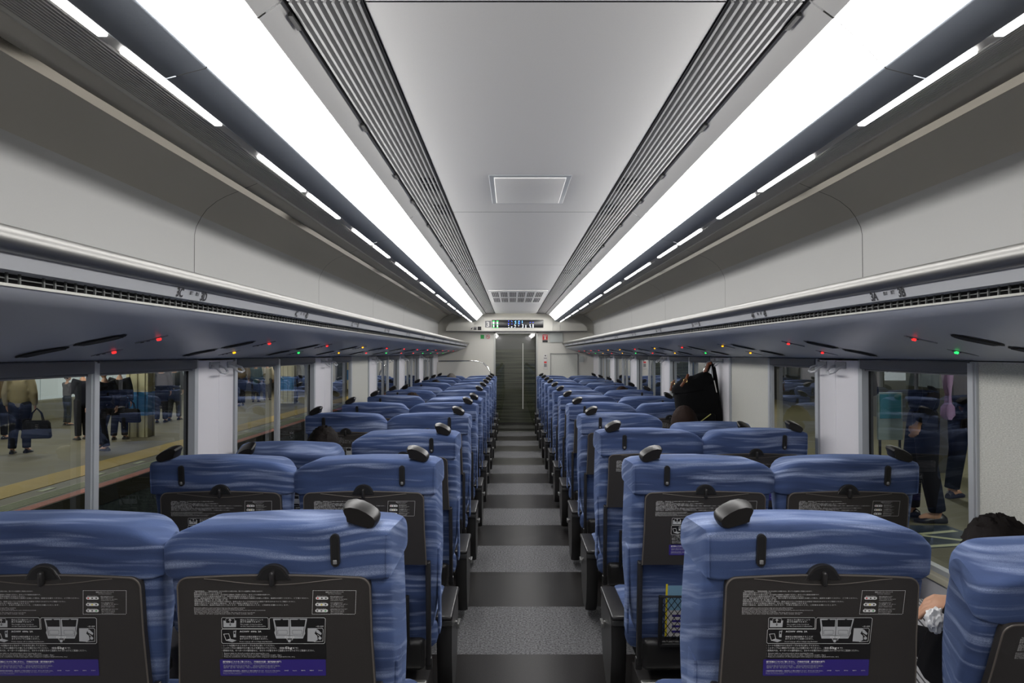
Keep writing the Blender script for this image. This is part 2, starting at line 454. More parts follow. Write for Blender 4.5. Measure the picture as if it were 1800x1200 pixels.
# ------------------------------------------------------------------ side walls with windows
ZB, ZT = .664, 1.372
Fk = [1.16, 3.135, 5.0, 6.9, 8.72, 10.6, 12.5]
win_n = 0
wall_m = white
sill_m = mat('cream sill', C(205, 200, 178), .5)
for s, side in ((-1, 'left'), (1, 'right')):
    w = MB()
    w.box(s * W, s * (W + .040), Y0, Y1, 0, ZB, 0)
    w.box(s * W, s * (W + .040), Y0, Y1, ZT + .035, H(-.0), 0)
    edges = [(Fk[i], (Fk[i + 1] - 1.46)) for i in range(len(Fk) - 1)] + [(12.5, Y1)]
    for i, (a, b) in enumerate(edges):
        if b > a:
            w.box(s * W, s * (W + .040), a, b, ZB, ZT + .035, 0)
            if i < len(edges) - 1:   # slightly proud moulded pillar cover with soft edges
                c = (a + b) / 2
                w.extr([(a + .012, 0), (a + .03, .010), (c - .004, .0125), (c - .002, .0105), (c + .002, .0105), (c + .004, .0125), (b - .03, .010), (b - .012, 0)], ZB, ZT + .03, 0, True)
                n = len(w.v) - 16
                for q in range(n, len(w.v)):
                    yy, zz, dd = w.v[q][0], w.v[q][1], w.v[q][2]
                    w.v[q] = (s * (W - dd), yy, zz)
    w.box(s * W, s * (W + .040), Y0, Fk[0] - 1.46, ZB, ZT + .035, 0)
    struct(w.build('wall_%s' % side, wall_m))
    for i, f in enumerate(Fk):
        nr = f - 1.45; po = nr + (.675 if i == 1 else .66)
        win_n += 1
        wf = MB()
        X0, X1 = W - .006, W + .022
        fy = [(nr, nr + .034), (po - .022, po + .022), (f - .034, f)]
        for q_, (a, b) in enumerate(fy): wf.box(s * X0, s * (X1 if q_ != 1 else W + .012), a, b, ZB, ZT + .035)
        wf.box(s * (X0 - .006), s * X0, po - .014, po + .014, ZB, ZT + .03)
        wf.box(s * X0, s * X1, nr, f, ZB, ZB + .02)
        wo = struct(wf.build('window_%d' % win_n, frame_m))
        panel = {(-1, 3): 'far', (1, 1): 'near', (1, 2): 'far', (-1, 5): None}.get((s, i))
        bl = MB()
        for part, (a, b) in (('near', (nr + .034, po - .022)), ('far', (po + .022, f - .034))):
            if part == panel: continue
            bl.rbox(s * (W - .012) if s > 0 else s * (W + .03), s * (W + .03) if s > 0 else s * (W - .012), a - .012, b + .012, ZT - .004, ZT + .038, .006)
        bl.box(s * (W + .006), s * (W + .03), nr + .034, f - .034, ZT - .012, ZT - .001)
        bl.build('roller_blind_case', blind_m, wo)
        gk = MB(); gl = MB(); fill = MB()
        for part, (a, b) in (('near', (nr + .034, po - .022)), ('far', (po + .022, f - .034))):
            if part == panel:
                fill.box(s * (W + .002), s * (W + .02), a, b, ZB + .02, ZT + .035)
                if s > 0 and i == 1: fill.box(s * (W - .014), s * (W + .004), a, b, .884, .912, 1)
                continue
            y_ = a if part == 'near' else b
            gk.box(s * (W + .022), s * (W + .040), y_ - .003, y_ + .003, ZB, ZT)
            gk.box(s * (W + .022), s * (W + .040), a, b, ZB + .0, ZB + .008)
            gl.add([(s * (W + .026), a, ZB), (s * (W + .026), b, ZB), (s * (W + .026), b, ZT), (s * (W + .026), a, ZT)], [(0, 1, 2, 3)])
        gk.build('gasket', rubber, wo)
        gl.build('pane', glass, wo)
        if fill.v:
            p = fill.build('wall_panel', [wallpaper, blind_m], wo); p['label'] = 'textured cream panel filling half of the window opening'
        sl = MB().rbox(s * (W - .03) if s > 0 else s * (W + .002), s * (W + .002) if s > 0 else s * (W - .03), nr + .02, f - .02, ZB - .022, ZB + .002, .004)
        sl.build('window_sill', sill_m, wo)
    struct(MB().box(s * (W - .012), s * W, Y0, Y1, 0, .12).build('baseboard_%s' % side, darkpl2))

# near end of the car, behind the camera
struct(MB().box(-1.6, 1.6, Y0 - .05, Y0, 0, H(.83)).build('wall_rear', white))

# ------------------------------------------------------------------ luggage racks
LCOL = {'r': (1, .02, .02, 1), 'y': (1, .42, .01, 1), 'g': (.02, 1, .12, 1)}
led = {k: emis('led ' + k, LCOL[k], 2.5, False) for k in LCOL}
lamp_cols = {(-1, 'in'): 'rrryrrrrrrrr', (-1, 'out'): 'rygyrgrrggrg', (1, 'in'): 'rryryryyrrrr', (1, 'out'): 'grygyrgyrygr'}
lamp_cols[(1, 'in')] = 'rryryrryyrrrr'[:12]; lamp_cols[(1, 'in')] = 'rryryryyrrrr'
under = [(.902, .112), (.915, .100), (.945, .087), (1.0, .070), (1.06, .055), (1.12, .040), (1.2, .024), (1.3, .005), (1.40, -.018), (1.425, -.024)]


def uz(x):
    for (a, za), (b, zb) in zip(under[:-1], under[1:]):
        if a <= x <= b: return za + (zb - za) * (x - a) / (b - a)
    return under[-1][1]


for s, side in ((-1, 'left'), (1, 'right')):
    R = thing('luggage_rack', 'long grey overhead luggage rack with a metal rail along the %s windows' % side, 'luggage rack', (s * .9, Y0, H(0)))
    T = lambda pr: [(s * (x) - s * .9, z) for x, z in pr]
    YL = Y1 - Y0 - .02
    sj = [0, 3.2, 5.9, 8.1, 10.3, 12.6, YL]
    b = MB()
    for a, c in zip(sj[:-1], sj[1:]):
        b.extr(T(under + [(1.425, .0)]), a + .0015, c - .0015, 0, True)
    b.extr(T([(1.425, .02), (.93, .125), (.93, .118), (.903, .1135), (.902, .112)]), 0, YL, 0, False)
    b.build('rack_underside', shelf_m, R)
    MB().extr(T([(.9, .1160), (.906, .1160), (.906, .1110), (.9, .1110)]), 0, YL, 0, close=True).build('lip_strip', silver, R)
    MB().extr(T([(.878, .166), (.886, .136), (.90, .134), (.93, .136), (.93, .17)]), 0, YL, 0).build('number_fascia', mat('fascia grey', C(176, 178, 182), .4), R)
    MB().extr(T([(.928, .105), (.928, .15), (1.42, .17), (1.42, .15)]), 0, YL, 0).build('slot_back', dark_slot, R)
    rl = MB(); rl.extr([(s * (.875 + .0 ) - s * .9 + .0215 * math.cos(a), .183 + .0215 * math.sin(a)) for a in [2 * PI * k / 20 for k in range(20)]], 0, YL, 0, True, close=True)
    rl.build('rail', alum, R)
    gr = MB(); y = .03
    while y < YL:
        if (y % .96) > .05:
            gr.box(s * .010 - .0018, s * .010 + .0018, y, y + .004, .112, .137)
        y += .032
    gr.extr([(s * .012 - .001, .1245), (s * .012 + .001, .1245), (s * .012 + .001, .1265), (s * .012 - .001, .1265)], 0, YL, 0, close=True)
    gr.build('slot_grille', mat('slot teeth', C(84, 86, 84), .5), R)
    for k in range(12):
        # seat number plates
        t = MB(); row = 3 + k
        if s < 0: items = [('%dC' % row, .030, .00), ('通路', .010, .068), ('窓側', .010, .103), ('%dD' % row, .030, .137)]
        else: items = [('%dA' % row, .030, .00), ('窓側', .010, .068), ('通路', .010, .103), ('%dB' % row, .030, .137)]
        for body, sz, off in items:
            vs, fs = text_into(None, body, 0, 0, sz, 0, plane='raw', res=2, bold=.0009 if sz > .02 else .0002)
            # text runs along the car, reading left to right for somebody in the aisle
            y_c = 1.76 + .96 * k - Y0; vert = .139 if sz > .02 else .149
            out = []
            for x, yv, _ in vs:
                zz = vert + yv; xx = (.8765 + (.166 - zz) * (.008 / .030)) - .9
                out.append((s * xx, y_c + (off + x) * (1 if s < 0 else -1) * 1.0 + (0 if s < 0 else .17), zz))
            t.add(out, fs, 0)
        t.build('seat_number', mat('number ink', C(40, 40, 44), .6), R)
        # lamps
        for tier, xx, yy in (('in', 1.115, 2.11), ('out', 1.305, 2.22)):
            yl = yy + .96 * k - Y0
            if yl > YL - .1: continue
            z = uz(xx)
            M = Matrix.Translation((s * (xx - .9), yl, z)) @ Matrix.Rotation(-s * math.atan2(-(uz(xx + .03) - uz(xx - .03)), .06) * -1, 4, 'Y')
            hm = MB(); hm.prism([(-.050, 0), (-.03, .007), (.03, .007), (.050, 0), (.03, -.007), (-.03, -.007)], -.0025, .002, 'z', 0)
            for dx in (-.028, -.010): hm.box(dx - .004, dx + .004, -.003, .003, -.004, -.002, 1)
            h_ = hm.build('seat_lamp', [mat('lamp housing', C(120, 124, 130), .4), black], R); h_.matrix_local = M
            ln = MB().prism([(-.004, -.004), (.006, -.003), (.007, .003), (-.004, .004)], -.009, -.001, 'z', 0, bev=.2).build('lamp_lens', led[lamp_cols[(s, tier)][k]], h_)
            ln.location = (-s * .02, 0, 0)
        # air vents: two dark leaf shaped slots
        yl = 1.90 + .96 * k - Y0
        vm = MB()
        for xa, xb in ((1.075, 1.215), (1.225, 1.365)):
            n = 8; bot = []; 
            for q in range(n + 1):
                x = xa + (xb - xa) * q / n; hw = .036 * (1 - abs(2 * q / n - 1) ** 2.5) ** .6 + .002
                bot.append((x, hw))
            up = [(s * (x - .9), yl - hw, uz(x) - .0022) for x, hw in bot]; dn = [(s * (x - .9), yl + hw, uz(x) - .0022) for x, hw in bot]
            k0 = len(up); vm.add(up + dn, [(i, i + 1, k0 + i + 1, k0 + i) for i in range(k0 - 1)], 0)
            for o in (-.020, -.010, .0, .010, .020):
                pts = [(s * (x - .9), yl + o * min(1, hw / .036), uz(x) - .0045) for x, hw in bot[1:-1]]
                vm.tube(pts, .0012, 5, 1)
        vm.build('air_vent', [dark_slot, mat('vent fins', C(58, 60, 64), .5)], R)

# ------------------------------------------------------------------ coat hooks on the pillars
hook_m = mat('hook plastic', C(168, 170, 174), .35)
k_ = 0
for s, side in ((-1, 'left'), (1, 'right')):
    for i in range(1, 6):
        yc = (Fk[i] + Fk[i + 1] - 1.46) / 2
        for dy, wh in ((-.05, 'near'), (.15, 'far')):
            hk = MB()
            hk.tube([(0, -.045, 0), (-s * .03, -.047, -.01), (-s * .045, -.04, -.028), (-s * .048, 0, -.034), (-s * .045, .04, -.028), (-s * .03, .047, -.01), (0, .045, 0)], .0055, 8)
            hk.rbox(min(0, -s * .004), max(0, -s * .004) + .0001, -.055, .055, -.012, .018, .0015)
            o = hk.build('coat_hook', hook_m, None, (s * (W - .0125), yc + dy, 1.378))
            tag(o, '%s grey coat hook of the pair on the %s pillar from the camera, %s side' % (wh, ORD[i - 1], side), 'coat hook', 'coat hooks on the window pillars')

# ------------------------------------------------------------------ end wall
cream = mat('end wall cream', C(196, 194, 186), .5, var=.03, vscale=300)
e = MB()
e.box(-1.6, -.405, Y1, Y1 + .06, 0, H(.8)); e.box(.400, 1.6, Y1, Y1 + .06, 0, H(.8)); e.box(-.405, .400, Y1, Y1 + .06, 1.84, H(.8))
struct(e.build('wall_end', cream))
hd = MB()
hp = [(13.20, 1.843), (13.20, 2.055), (13.235, 2.10), (13.34, 2.165), (13.34, 1.843)]
def xprism(mb, prof, x0, x1, mi=0):
    n = len(prof); mb.add([(x0, y, z) for y, z in prof] + [(x1, y, z) for y, z in prof],
        [(i, (i + 1) % n, n + (i + 1) % n, n + i) for i in range(n)] + [tuple(range(n)), tuple(range(2 * n - 1, n - 1, -1))], mi)
xprism(hd, hp, -.583, .668)
hp2 = [(13.21, 1.843), (13.21, 2.11), (13.34, 2.11), (13.34, 1.843)]
xprism(hd, hp2, -.76, -.586); xprism(hd, hp2, .671, .80)
for s, a, b in ((-1, -1.27, -.763), (1, .803, 1.30)):
    o = [(b if s < 0 else a, 1.843), (b if s < 0 else a, 2.095), (s * .92, 2.085), (s * 1.08, 2.05), (s * 1.20, 1.985), ((a if s < 0 else b) - s * .01, 1.91), (a if s < 0 else b, 1.843)]
    hd.prism(o, 13.22, 13.345)
struct(hd.build('trim_1', cream))
st = MB(); st.box(-1.27, 1.30, 13.198, 13.21, 1.828, 1.842); st.build('trim_2', mat('shadow gap grey', C(92, 92, 92), .5)); struct(bpy.data.objects['trim_2'])

D = thing('display_panel', 'black scrolling display with green and blue letters above the glass door', 'display', (0, 13.2, 1.9))
MB().rbox(-.435, .498, -.012, .002, .002, .142, .003).build('screen', mat('screen black', C(20, 20, 24), .25), D)
dm = MB()
pxl = lambda x: CX + (x - 900) * 13.2 / F
def seg(xa, xb, ya, yb, mi):   # 1600x1200 crop of (820..980, 540..660)
    fx = lambda v: pxl(820 + v / 10); fz = lambda v: CZ - ((540 + v / 10) - 621) * 13.2 / F - 1.9
    dm.box(fx(xa), fx(xb), -.0145, -.0125, fz(yb), fz(ya), mi)
for x in (462, 528):
    seg(x, x + 32, 236, 252, 0); seg(x + 2, x + 28, 256, 294, 1); seg(x, x + 32, 298, 308, 0); seg(x + 4, x + 28, 312, 344, 1); seg(x, x + 30, 346, 358, 0)
for a in [(732, 750, 234, 248, 2), (732, 748, 276, 300, 2), (782, 796, 236, 246, 2), (796, 808, 248, 258, 3), (790, 806, 286, 298, 2),
          (842, 856, 246, 258, 3), (858, 872, 234, 290, 3), (844, 858, 288, 298, 3), (908, 918, 236, 298, 3), (918, 940, 236, 246, 3), (930, 940, 250, 296, 2), (918, 932, 288, 298, 3),
          (972, 986, 234, 278, 3), (1110, 1130, 260, 270, 2), (1160, 1182, 260, 270, 2), (732, 746, 312, 324, 1), (738, 750, 344, 358, 1), (782, 808, 336, 346, 1), (786, 800, 352, 360, 1),
          (842, 856, 306, 322, 1), (856, 868, 318, 334, 1), (846, 858, 344, 358, 1), (910, 926, 318, 330, 1), (974, 998, 296, 306, 1), (986, 1000, 306, 356, 1), (976, 988, 350, 360, 1),
          (1036, 1050, 310, 358, 1), (1110, 1124, 296, 336, 1), (1120, 1132, 330, 358, 1), (1160, 1180, 296, 358, 1)]: seg(*a)
dm.build('display_text', [emis('led green text', (.05, 1, .15, 1), 1.6, False), emis('led white text', (.85, .9, 1, 1), 1.5, False),
                          emis('led blue text', (.08, .12, 1, 1), 1.4, False), emis('led cyan text', (.25, .6, 1, 1), 1.4, False)], D)
n3 = MB().rbox(-.055, .055, -.004, 0, -.06, .06, .002); text_into(n3, '3', 0, -.045, .125, 1, -.0048, 'CENTER', bold=.003)
tag(n3.build('car_number_sign', [mat('sign grey', C(110, 110, 112), .5), print_w], None, (-.505, 13.199, 1.965)), 'square grey sign with a white 3 beside the display', 'sign')
sn = [('small_notice', -.70, 1.885, .05, .05, 'small white pictogram plate left of the car number', print_w, print_k),
      ('small_notice', -.635, 1.885, .045, .05, 'small grey pictogram plate between two others above the left end wall', print_gr, print_k),
      ('small_notice', -.560 - .0, 1.882, .0, .0, '', None, None)]
def plate(name, x0p, x1p, y0p, y1p, mats, label, cat, yy=Y1, deco=None):
    z = yy; x0 = CX + (x0p - 900) * z / F; x1 = CX + (x1p - 900) * z / F; z1 = CZ - (y0p - 621) * z / F; z0 = CZ - (y1p - 621) * z / F
    m = MB().rbox(x0, x1, yy - .008, yy - .0005, z0, z1, .002)
    if deco: deco(m, x0, x1, z0, z1, yy - .0088)
    return tag(m.build(name, mats), label, cat)
plate('exit_pictogram', 826.5, 831.5, 574, 579.8, [print_w, print_k], 'small white plate with a dark arrow mark, leftmost of three above the left end wall', 'sign', 13.21,
      lambda m, a, b, c, d, y: m.prism([(a + .01, c + .02), (a + .035, c + .045), (b - .006, d - .01), (b - .012, c + .03), (a + .03, c + .008)], y, y + .001, mi=1))
plate('seat_pictogram', 832.5, 838, 574, 579.8, [print_gr, print_k], 'small grey plate in the middle of three above the left end wall', 'sign', 13.21,
      lambda m, a, b, c, d, y: m.box(a + .01, b - .01, y, y + .001, c + .012, c + .03, 1))
plate('black_plate', 839.5, 846, 573.8, 580, [black], 'small black plate, rightmost of three above the left end wall', 'sign', 13.21)
plate('emergency_exit_sign', 844, 851.8, 587.5, 596, [print_w, print_g], 'small square green sign on the end wall left of the door', 'sign', Y1,
      lambda m, a, b, c, d, y: m.box(a + .008, b - .008, y, y + .001, c + .008, d - .008, 1))
def nosmoke(m, a, b, c, d, y):
    cx, cz, r = (a + b) / 2, (c + d) / 2, .032
    m.tube([(cx + r * math.cos(t), y, cz + r * math.sin(t)) for t in [2 * PI * k / 20 for k in range(21)]], .004, 6, 1)
    m.tube([(cx - .022, y, cz + .022), (cx + .022, y, cz - .022)], .0035, 6, 1); m.box(cx - .02, cx + .02, y, y + .001, cz - .004, cz + .004, 2)
plate('no_smoking_sign', 854, 862, 587.5, 596, [print_w, print_r, print_k], 'white sign with a red crossed circle next to the green sign', 'sign', Y1, nosmoke)
def ext(m, a, b, c, d, y):
    m.box(a + .006, b - .006, y, y + .001, c + .05, d - .006, 1); m.box(a + .006, b - .006, y, y + .001, c + .004, c + .046, 2)
    m.box((a + b) / 2 - .015, (a + b) / 2 + .015, y - .001, y, c + .06, c + .11, 0); m.box(a + .02, b - .02, y - .001, y, d - .035, d - .02, 0)
plate('fire_extinguisher_sign', 953, 963.3, 587.5, 602, [print_w, print_r, print_k], 'red sign with a white symbol on the end wall right of the door', 'sign', Y1, ext)
plate('grey_cover_box', 966.3, 989.5, 584, 601.5, [mat('cover grey', C(172, 176, 172), .5)], 'flat grey cover box beside the red sign on the end wall', 'box', 13.33)
def strip(m, a, b, c, d, y):
    cx = (a + b) / 2
    m.ball((cx, y, d - .025), (.012, .004, .012), 1, 10); m.box(a + .012, b - .012, y, y + .001, d - .075, d - .065, 1)
    m.box(a + .015, b - .015, y, y + .001, c + .11, c + .14, 2); m.box(a + .015, b - .015, y, y + .001, c + .04, c + .1, 3)
plate('door_switch_panel', 954.8, 962.3, 622.5, 648.5, [print_w, print_k, print_r, print_gr], 'narrow white switch panel with red mark right of the door', 'switch', Y1, strip)
plate('small_grey_box', 1018, 1026, 625.5, 636, [mat('cover grey', C(172, 176, 172), .5)], 'small grey wall box near the right end corner', 'box', 13.3)
fp = MB(); x0, _, z1 = P(967, 620.5, Y1); x1 = P(1016, 620, Y1)[0]
fp.box(x0 + .012, x1 - .012, Y1 - .006, Y1 - .001, .75, z1 - .012, 1)
for a in ((x0, x0 + .014, .75, z1), (x1 - .014, x1, .75, z1), (x0, x1, z1 - .016, z1)): fp.box(a[0], a[1], Y1 - .02, Y1 - .001, a[2], a[3], 0)
tag(fp.build('framed_wall_panel', [silver, wallpaper]), 'metal framed cream panel on the end wall right of the door', 'panel')
hrp = [P(x, y, 13.12) for x, y in ((771, 634.5), (800, 634.4), (832, 634.2), (842, 635.2), (850, 638.5), (857, 645), (862, 654), (864.5, 668))]
hrp = hrp + [(hrp[-1][0] + .01, 13.12, .5), (hrp[-1][0] + .01, 13.12, 0)]
hr = MB().tube(hrp, .014, 10)
tag(hr.build('handrail', chrome), 'bent chrome rail on the end wall left of the door', 'handrail')
pp = MB(); pp.prism([(-1.42, .0), (-1.42, 1.275)] + [(p[0] - .012, p[2] - .012) for p in hrp[1:8]] + [(hrp[-1][0] - .01, 0)], 13.10, 13.14)
tag(pp.build('partition_panel', cream), 'cream low partition under the bent chrome rail', 'partition')

# glass door and the vestibule behind it
dr = MB()
for a in ((-.405, -.372), (.372, .400)): dr.box(a[0], a[1], Y1 - .012, Y1 + .07, 0, 1.84, 0)
dr.box(-.405, .400, Y1 - .012, Y1 + .07, 1.80, 1.84, 0)
dr.box(.353, .372, Y1 + .0, Y1 + .03, 0, 1.80, 1)
dr.box(-.372, .372, Y1 - .004, Y1 + .03, 0.0, .012, 2)
do = struct(dr.build('door_1', [silver, black, silver]))
dg = MB(); dg.add([(-.372, Y1 + .02, .012), (.353, Y1 + .02, .012), (.353, Y1 + .02, 1.80), (-.372, Y1 + .02, 1.80)], [(0, 1, 2, 3)])
dg.build('pane', glass_mat('door glass', (.60, .62, .56, 1), 2.0), do)
hx = .12
MB().tube([(hx + .01, Y1 + .0, .42), (hx + .01, Y1 + .0, 1.62)], .009, 8).build('door_handle', mat('satin steel', C(190, 188, 182), .5, .2), do)
vm = bpy.data.materials.new('vestibule striped wall'); vm.use_nodes = True
nt = vm.node_tree; bb = nt.nodes['Principled BSDF']; tc = nt.nodes.new('ShaderNodeTexCoord')
mp = nt.nodes.new('ShaderNodeMapping'); mp.inputs['Scale'].default_value = (.6, .6, 55); nt.links.new(tc.outputs['Object'], mp.inputs['Vector'])
nn = nt.nodes.new('ShaderNodeTexNoise'); nn.inputs['Scale'].default_value = 1; nt.links.new(mp.outputs[0], nn.inputs['Vector'])
rr = nt.nodes.new('ShaderNodeValToRGB'); rr.color_ramp.elements[0].position = .38; rr.color_ramp.elements[0].color = C(44, 48, 40)
rr.color_ramp.elements[1].position = .62; rr.color_ramp.elements[1].color = C(108, 112, 96)
nt.links.new(nn.outputs['Fac'], rr.inputs[0]); nt.links.new(rr.outputs[0], bb.inputs['Base Color']); bb.inputs['Roughness'].default_value = .5
ve = MB()
ve.box(-.7, .7, 15.1, 15.16, .0, 1.52, 0); ve.box(-.7, .7, 15.1, 15.16, 1.52, 2.2, 1)
ve.box(-.76, -.7, Y1 + .06, 15.16, 0, 2.2, 1); ve.box(.7, .76, Y1 + .06, 15.16, 0, 2.2, 1); ve.box(-.76, .76, Y1 + .06, 15.16, 2.14, 2.2, 1)
struct(ve.build('wall_vestibule', [vm, mat('vestibule grey', C(96, 98, 96), .5)]))
area_lamp('vestibule_lamp', (0, 14.2, 2.1), .5, .15, 13.0, (1, .97, .9))

# ------------------------------------------------------------------ seats
def rrect(hw, yb, yf, z, r, n=4, bulge=0):
    pts = []
    for cx, cy, a0 in ((hw - r, yf - r, 0), (-hw + r, yf - r, 90), (-hw + r, yb + r, 180), (hw - r, yb + r, 270)):
        for k in range(n + 1):
            a = math.radians(a0 + 90 * k / n); pts.append((cx + r * math.cos(a), cy + r * math.sin(a), z))
    return pts


def m_back_shell(s):
    mb = MB()
    secs = [(.00, .205, -.045, .08, .03), (.05, .222, -.055, .10, .035), (.14, .232, -.064, .115, .04), (.24, .2385, -.073, .125, .04),
            (.33, .2420, -.080, .128, .04), (.42, .2440, -.086, .122, .04), (.50, .2450, -.091, .108, .035), (.565, .2445, -.095, .092, .03), (.590, .238, -.085, .08, .03)]
    def shp(x, y, z, hw, yb, yf):
        t = max(0, min(1, (y - yb) / (yf - yb))); e = (abs(x) / hw) ** 3; up = min(1, z / .3)
        if x * s > 0: return (x + s * e * up * ((.2475 - hw) + .012 * t), y, z)      # outer side runs flush with the head cushion
        return (x + s * e * (.034 + .13 * max(0, 1 - z / .6)) * t, y, z)                                            # seam side tapers towards the front
    mb.loft([[shp(x, y, q, hw, yb, yf) for x, y, q in rrect(hw, yb, yf, z, r)] for z, hw, yb, yf, r in secs])
    # side bolster patch
    x = s * .2475
    mb.rbox(min(x, x + s * .008), max(x, x + s * .008), -.045, .02, .03, .355, .0035)
    return mb


def m_head(s):
    """head cushion, s = +1 when the outer side (with the grip) is at +x"""
    mb = MB(); rings = []
    N = 26
    for i in range(N + 1):
        t = i / N; x = -.2475 + .495 * t          # -x is the seam side for s = +1
        ds = .2475 + x; do = .2475 - x
        drop = .036 * max(0, 1 - ds / .085) ** 2.2 + .010 * max(0, 1 - ds / .25) + .006 * max(0, 1 - do / .13) ** 1.5 + .006 * max(0, 1 - do / .012) ** 2
        zt = .695 - drop + .004 * math.sin(PI * t)
        sq = .008 * max(0, 1 - ds / .02) ** 2 + .006 * max(0, 1 - do / .012) ** 2
        yb = -.109 + sq * .8 + .012 * max(0, 1 - ds / .07) ** 2; yf = .098 - sq - .012 * max(0, 1 - ds / .05) ** 2; zb = .574 + sq * .3
        r = .017; ring = []
        for cy, cz, a0, n, rr in ((yf - .055, zt - .055, 0, 6, .055), (yb + r, zt - r * .8, 90, 5, r), (yb + .008, zb + .008, 180, 3, .008), (yf - .02, zb + .02, 270, 3, .02)):
            for k in range(n + 1):
                a = math.radians(a0 + 90 * k / n); ring.append((s * x, cy + rr * math.cos(a), cz + (rr * math.sin(a) if not (a0 == 90 and 0) else 0)))
        # gentle crown front to back
        ring = [(p[0], p[1], p[2] + ((0.007 * math.sin(PI * (p[1] - yb) / (yf - yb)) - .14 * (p[1] - yb)) * max(0, min(1, (p[2] - zt + .10) / .10)))) for p in ring]
        ring = [(p[0] + s * .012 * max(0, 1 - do / .12) ** 1.5 * max(0, (p[1] - yb) / (yf - yb)), p[1], p[2]) for p in ring]
        ring = [(p[0] + s * .036 * max(0, 1 - ds / .10) ** 1.5 * max(0, (p[1] - yb) / (yf - yb)), p[1], p[2]) for p in ring]
        rings.append(ring)
    def inset(ring, k, dx):
        cy = sum(p[1] for p in ring) / len(ring); cz = sum(p[2] for p in ring) / len(ring)
        return [(p[0] + dx, cy + (p[1] - cy) * k, cz + (p[2] - cz) * k) for p in ring]
    rings = [inset(rings[0], .5, -s * .0045), inset(rings[0], .93, -s * .004)] + rings + [inset(rings[-1], .93, s * .004), inset(rings[-1], .5, s * .0045)]
    mb.loft(rings)
    # welt seams on the outer back edge
    mb.tube([(s * .2455, -.108, .582), (s * .2462, -.1075, .62), (s * .2455, -.104, .678)], .0022, 6)
    return mb


def m_grip(s):
    mb = MB()
    o = [(-.040, .016), (-.036, .024), (-.022, .0285), (-.002, .0265), (.018, .018), (.034, .007), (.040, -.002), (.039, -.012), (.034, -.022), (.022, -.0265), (.0, -.023), (-.031, -.016), (-.033, -.003), (-.038, .008)]
    o = [(s * x * .98, z * .86 - x * .13) for x, z in o]
    mb.prism(o, -.030, .030, 'y', bev=.13)
    f = [(-.018, .0285), (-.002, .0275), (.018, .0195), (.031, .010), (.028, .008), (.014, .0165), (-.004, .0235), (-.019, .0265)]
    return mb


def arc(cx, cz, r, a0, a1, n):
    return [(cx + r * math.cos(math.radians(a0 + (a1 - a0) * k / n)), cz + r * math.sin(math.radians(a0 + (a1 - a0) * k / n))) for k in range(n + 1)]


def tray_outline(k=0):
    hw, hb, r = .2095 - k, .216 - k, .024
    top = .586 - k; o = []
    o += [(-hb, .320 + k), (-hw - .001, .45)]
    o += [(x, z) for x, z in arc(-hw + r, top - .006 - r, r, 180, 95, 7)]
    for q in range(1, 8):
        x = -hw + r + (2 * hw - 2 * r) * q / 8; o.append((x, top - .006 + .006 * math.sin(PI * q / 8)))
    o += arc(hw - r, top - .006 - r, r, 85, 0, 7)
    o += [(hw + .001, .45), (hb, .320 + k)]
    return o


def m_tray():
    mb = MB(); mb.prism(tray_outline(), -.118, -.098, mi=0)
    o = tray_outline(); pts = [(x, -.117, z) for x, z in o]; mb.tube(pts, .0021, 6, 1)
    pts = [(-.15 + .30 * k / 14, -.1186,   .5785 - .0135 * math.sin(PI * k / 14) ** 1.3) for k in range(15)]
    mb.tube(pts, .0011, 5, 1)
    return mb


def m_latch():
    mb = MB()
    o = [(-.041, .5755), (-.037, .586)] + arc(0, .582, .034, 165, 15, 12) + [(.037, .586), (.041, .5755)]
    o = [(x, .5755 + (z - .5755) * .86) for x, z in o]
    mb.prism(o, -.120, -.108, mi=0, bev=.07)
    o2 = [(x * .80, .5775 + (z - .5755) * .78) for x, z in o]
    mb.prism(o2, -.1212, -.118, mi=1)
    return mb


def m_latch_tongue():
    return MB().rbox(-.0055, .0055, -.133, -.117, .565, .598, .005)


def stadium(x, z0, z1, r, n=8):
    return arc(x, z1 - r, r, 0, 180, n) + arc(x, z0 + r, r, 180, 360, n)


def m_slot(s):
    mb = MB(); mb.prism(stadium(s * .135, .609, .682, .0098), -.116, -.108, mi=0)
    mb.prism(stadium(s * .135, .613, .678, .0062), -.1172, -.115, mi=1)
    return mb


def m_slot_button(s):
    return MB().rbox(s * .135 - .0045, s * .135 + .0045, -.1195, -.1165, .6155, .6255, .002)


def m_table_arms(s):
    mb = MB()
    for q in (s,):
        M = Matrix.Translation((q * .220, -.098, .16)) @ Matrix.Rotation(math.radians(-2.0), 4, 'X')
        mb.rbox(-.0085, .0085, -.014, .012, -.21, .168, .004, 0, M)
        mb.rbox(-.012, .012, -.010, .014, -.23, -.185, .005, 0, M)
    return mb


def m_net():
    mb = MB(); x0, x1, z0, z1, y = -.150, .150, .012, .200, -.094
    for a in ((x0, x0 + .014, z0, z1), (x1 - .014, x1, z0, z1)): mb.rbox(a[0], a[1], y - .006, y + .008, a[2], a[3], .003)
    mb.rbox(x0, x1, y - .006, y + .008, z0 - .004, z0 + .010, .003)
    mb.rbox(x0, x1, y - .006, y + .004, z1 - .006, z1, .002)
    st = .0235; dx = x1 - x0; dz = z1 - z0; n = int((dx + dz * .75) / st) + 1
    for sg in (1, -1):
        for k in range(n + 1):
            c = k * st - dz * .75
            pts = []
            for t in (0, 1):
                pass
            # line x = c + z*.75 clipped to the frame
            za = max(0, (0 - c) / .75); zb = min(dz, (dx - c) / .75)
            if zb <= za: continue
            xa, xb = c + za * .75, c + zb * .75
            if sg < 0: xa, xb = dx - xa, dx - xb
            mb.tube([(x0 + xa, y - .002 * sg, z0 + za), (x0 + xb, y - .002 * sg, z0 + zb)], .0014, 4)
    return mb


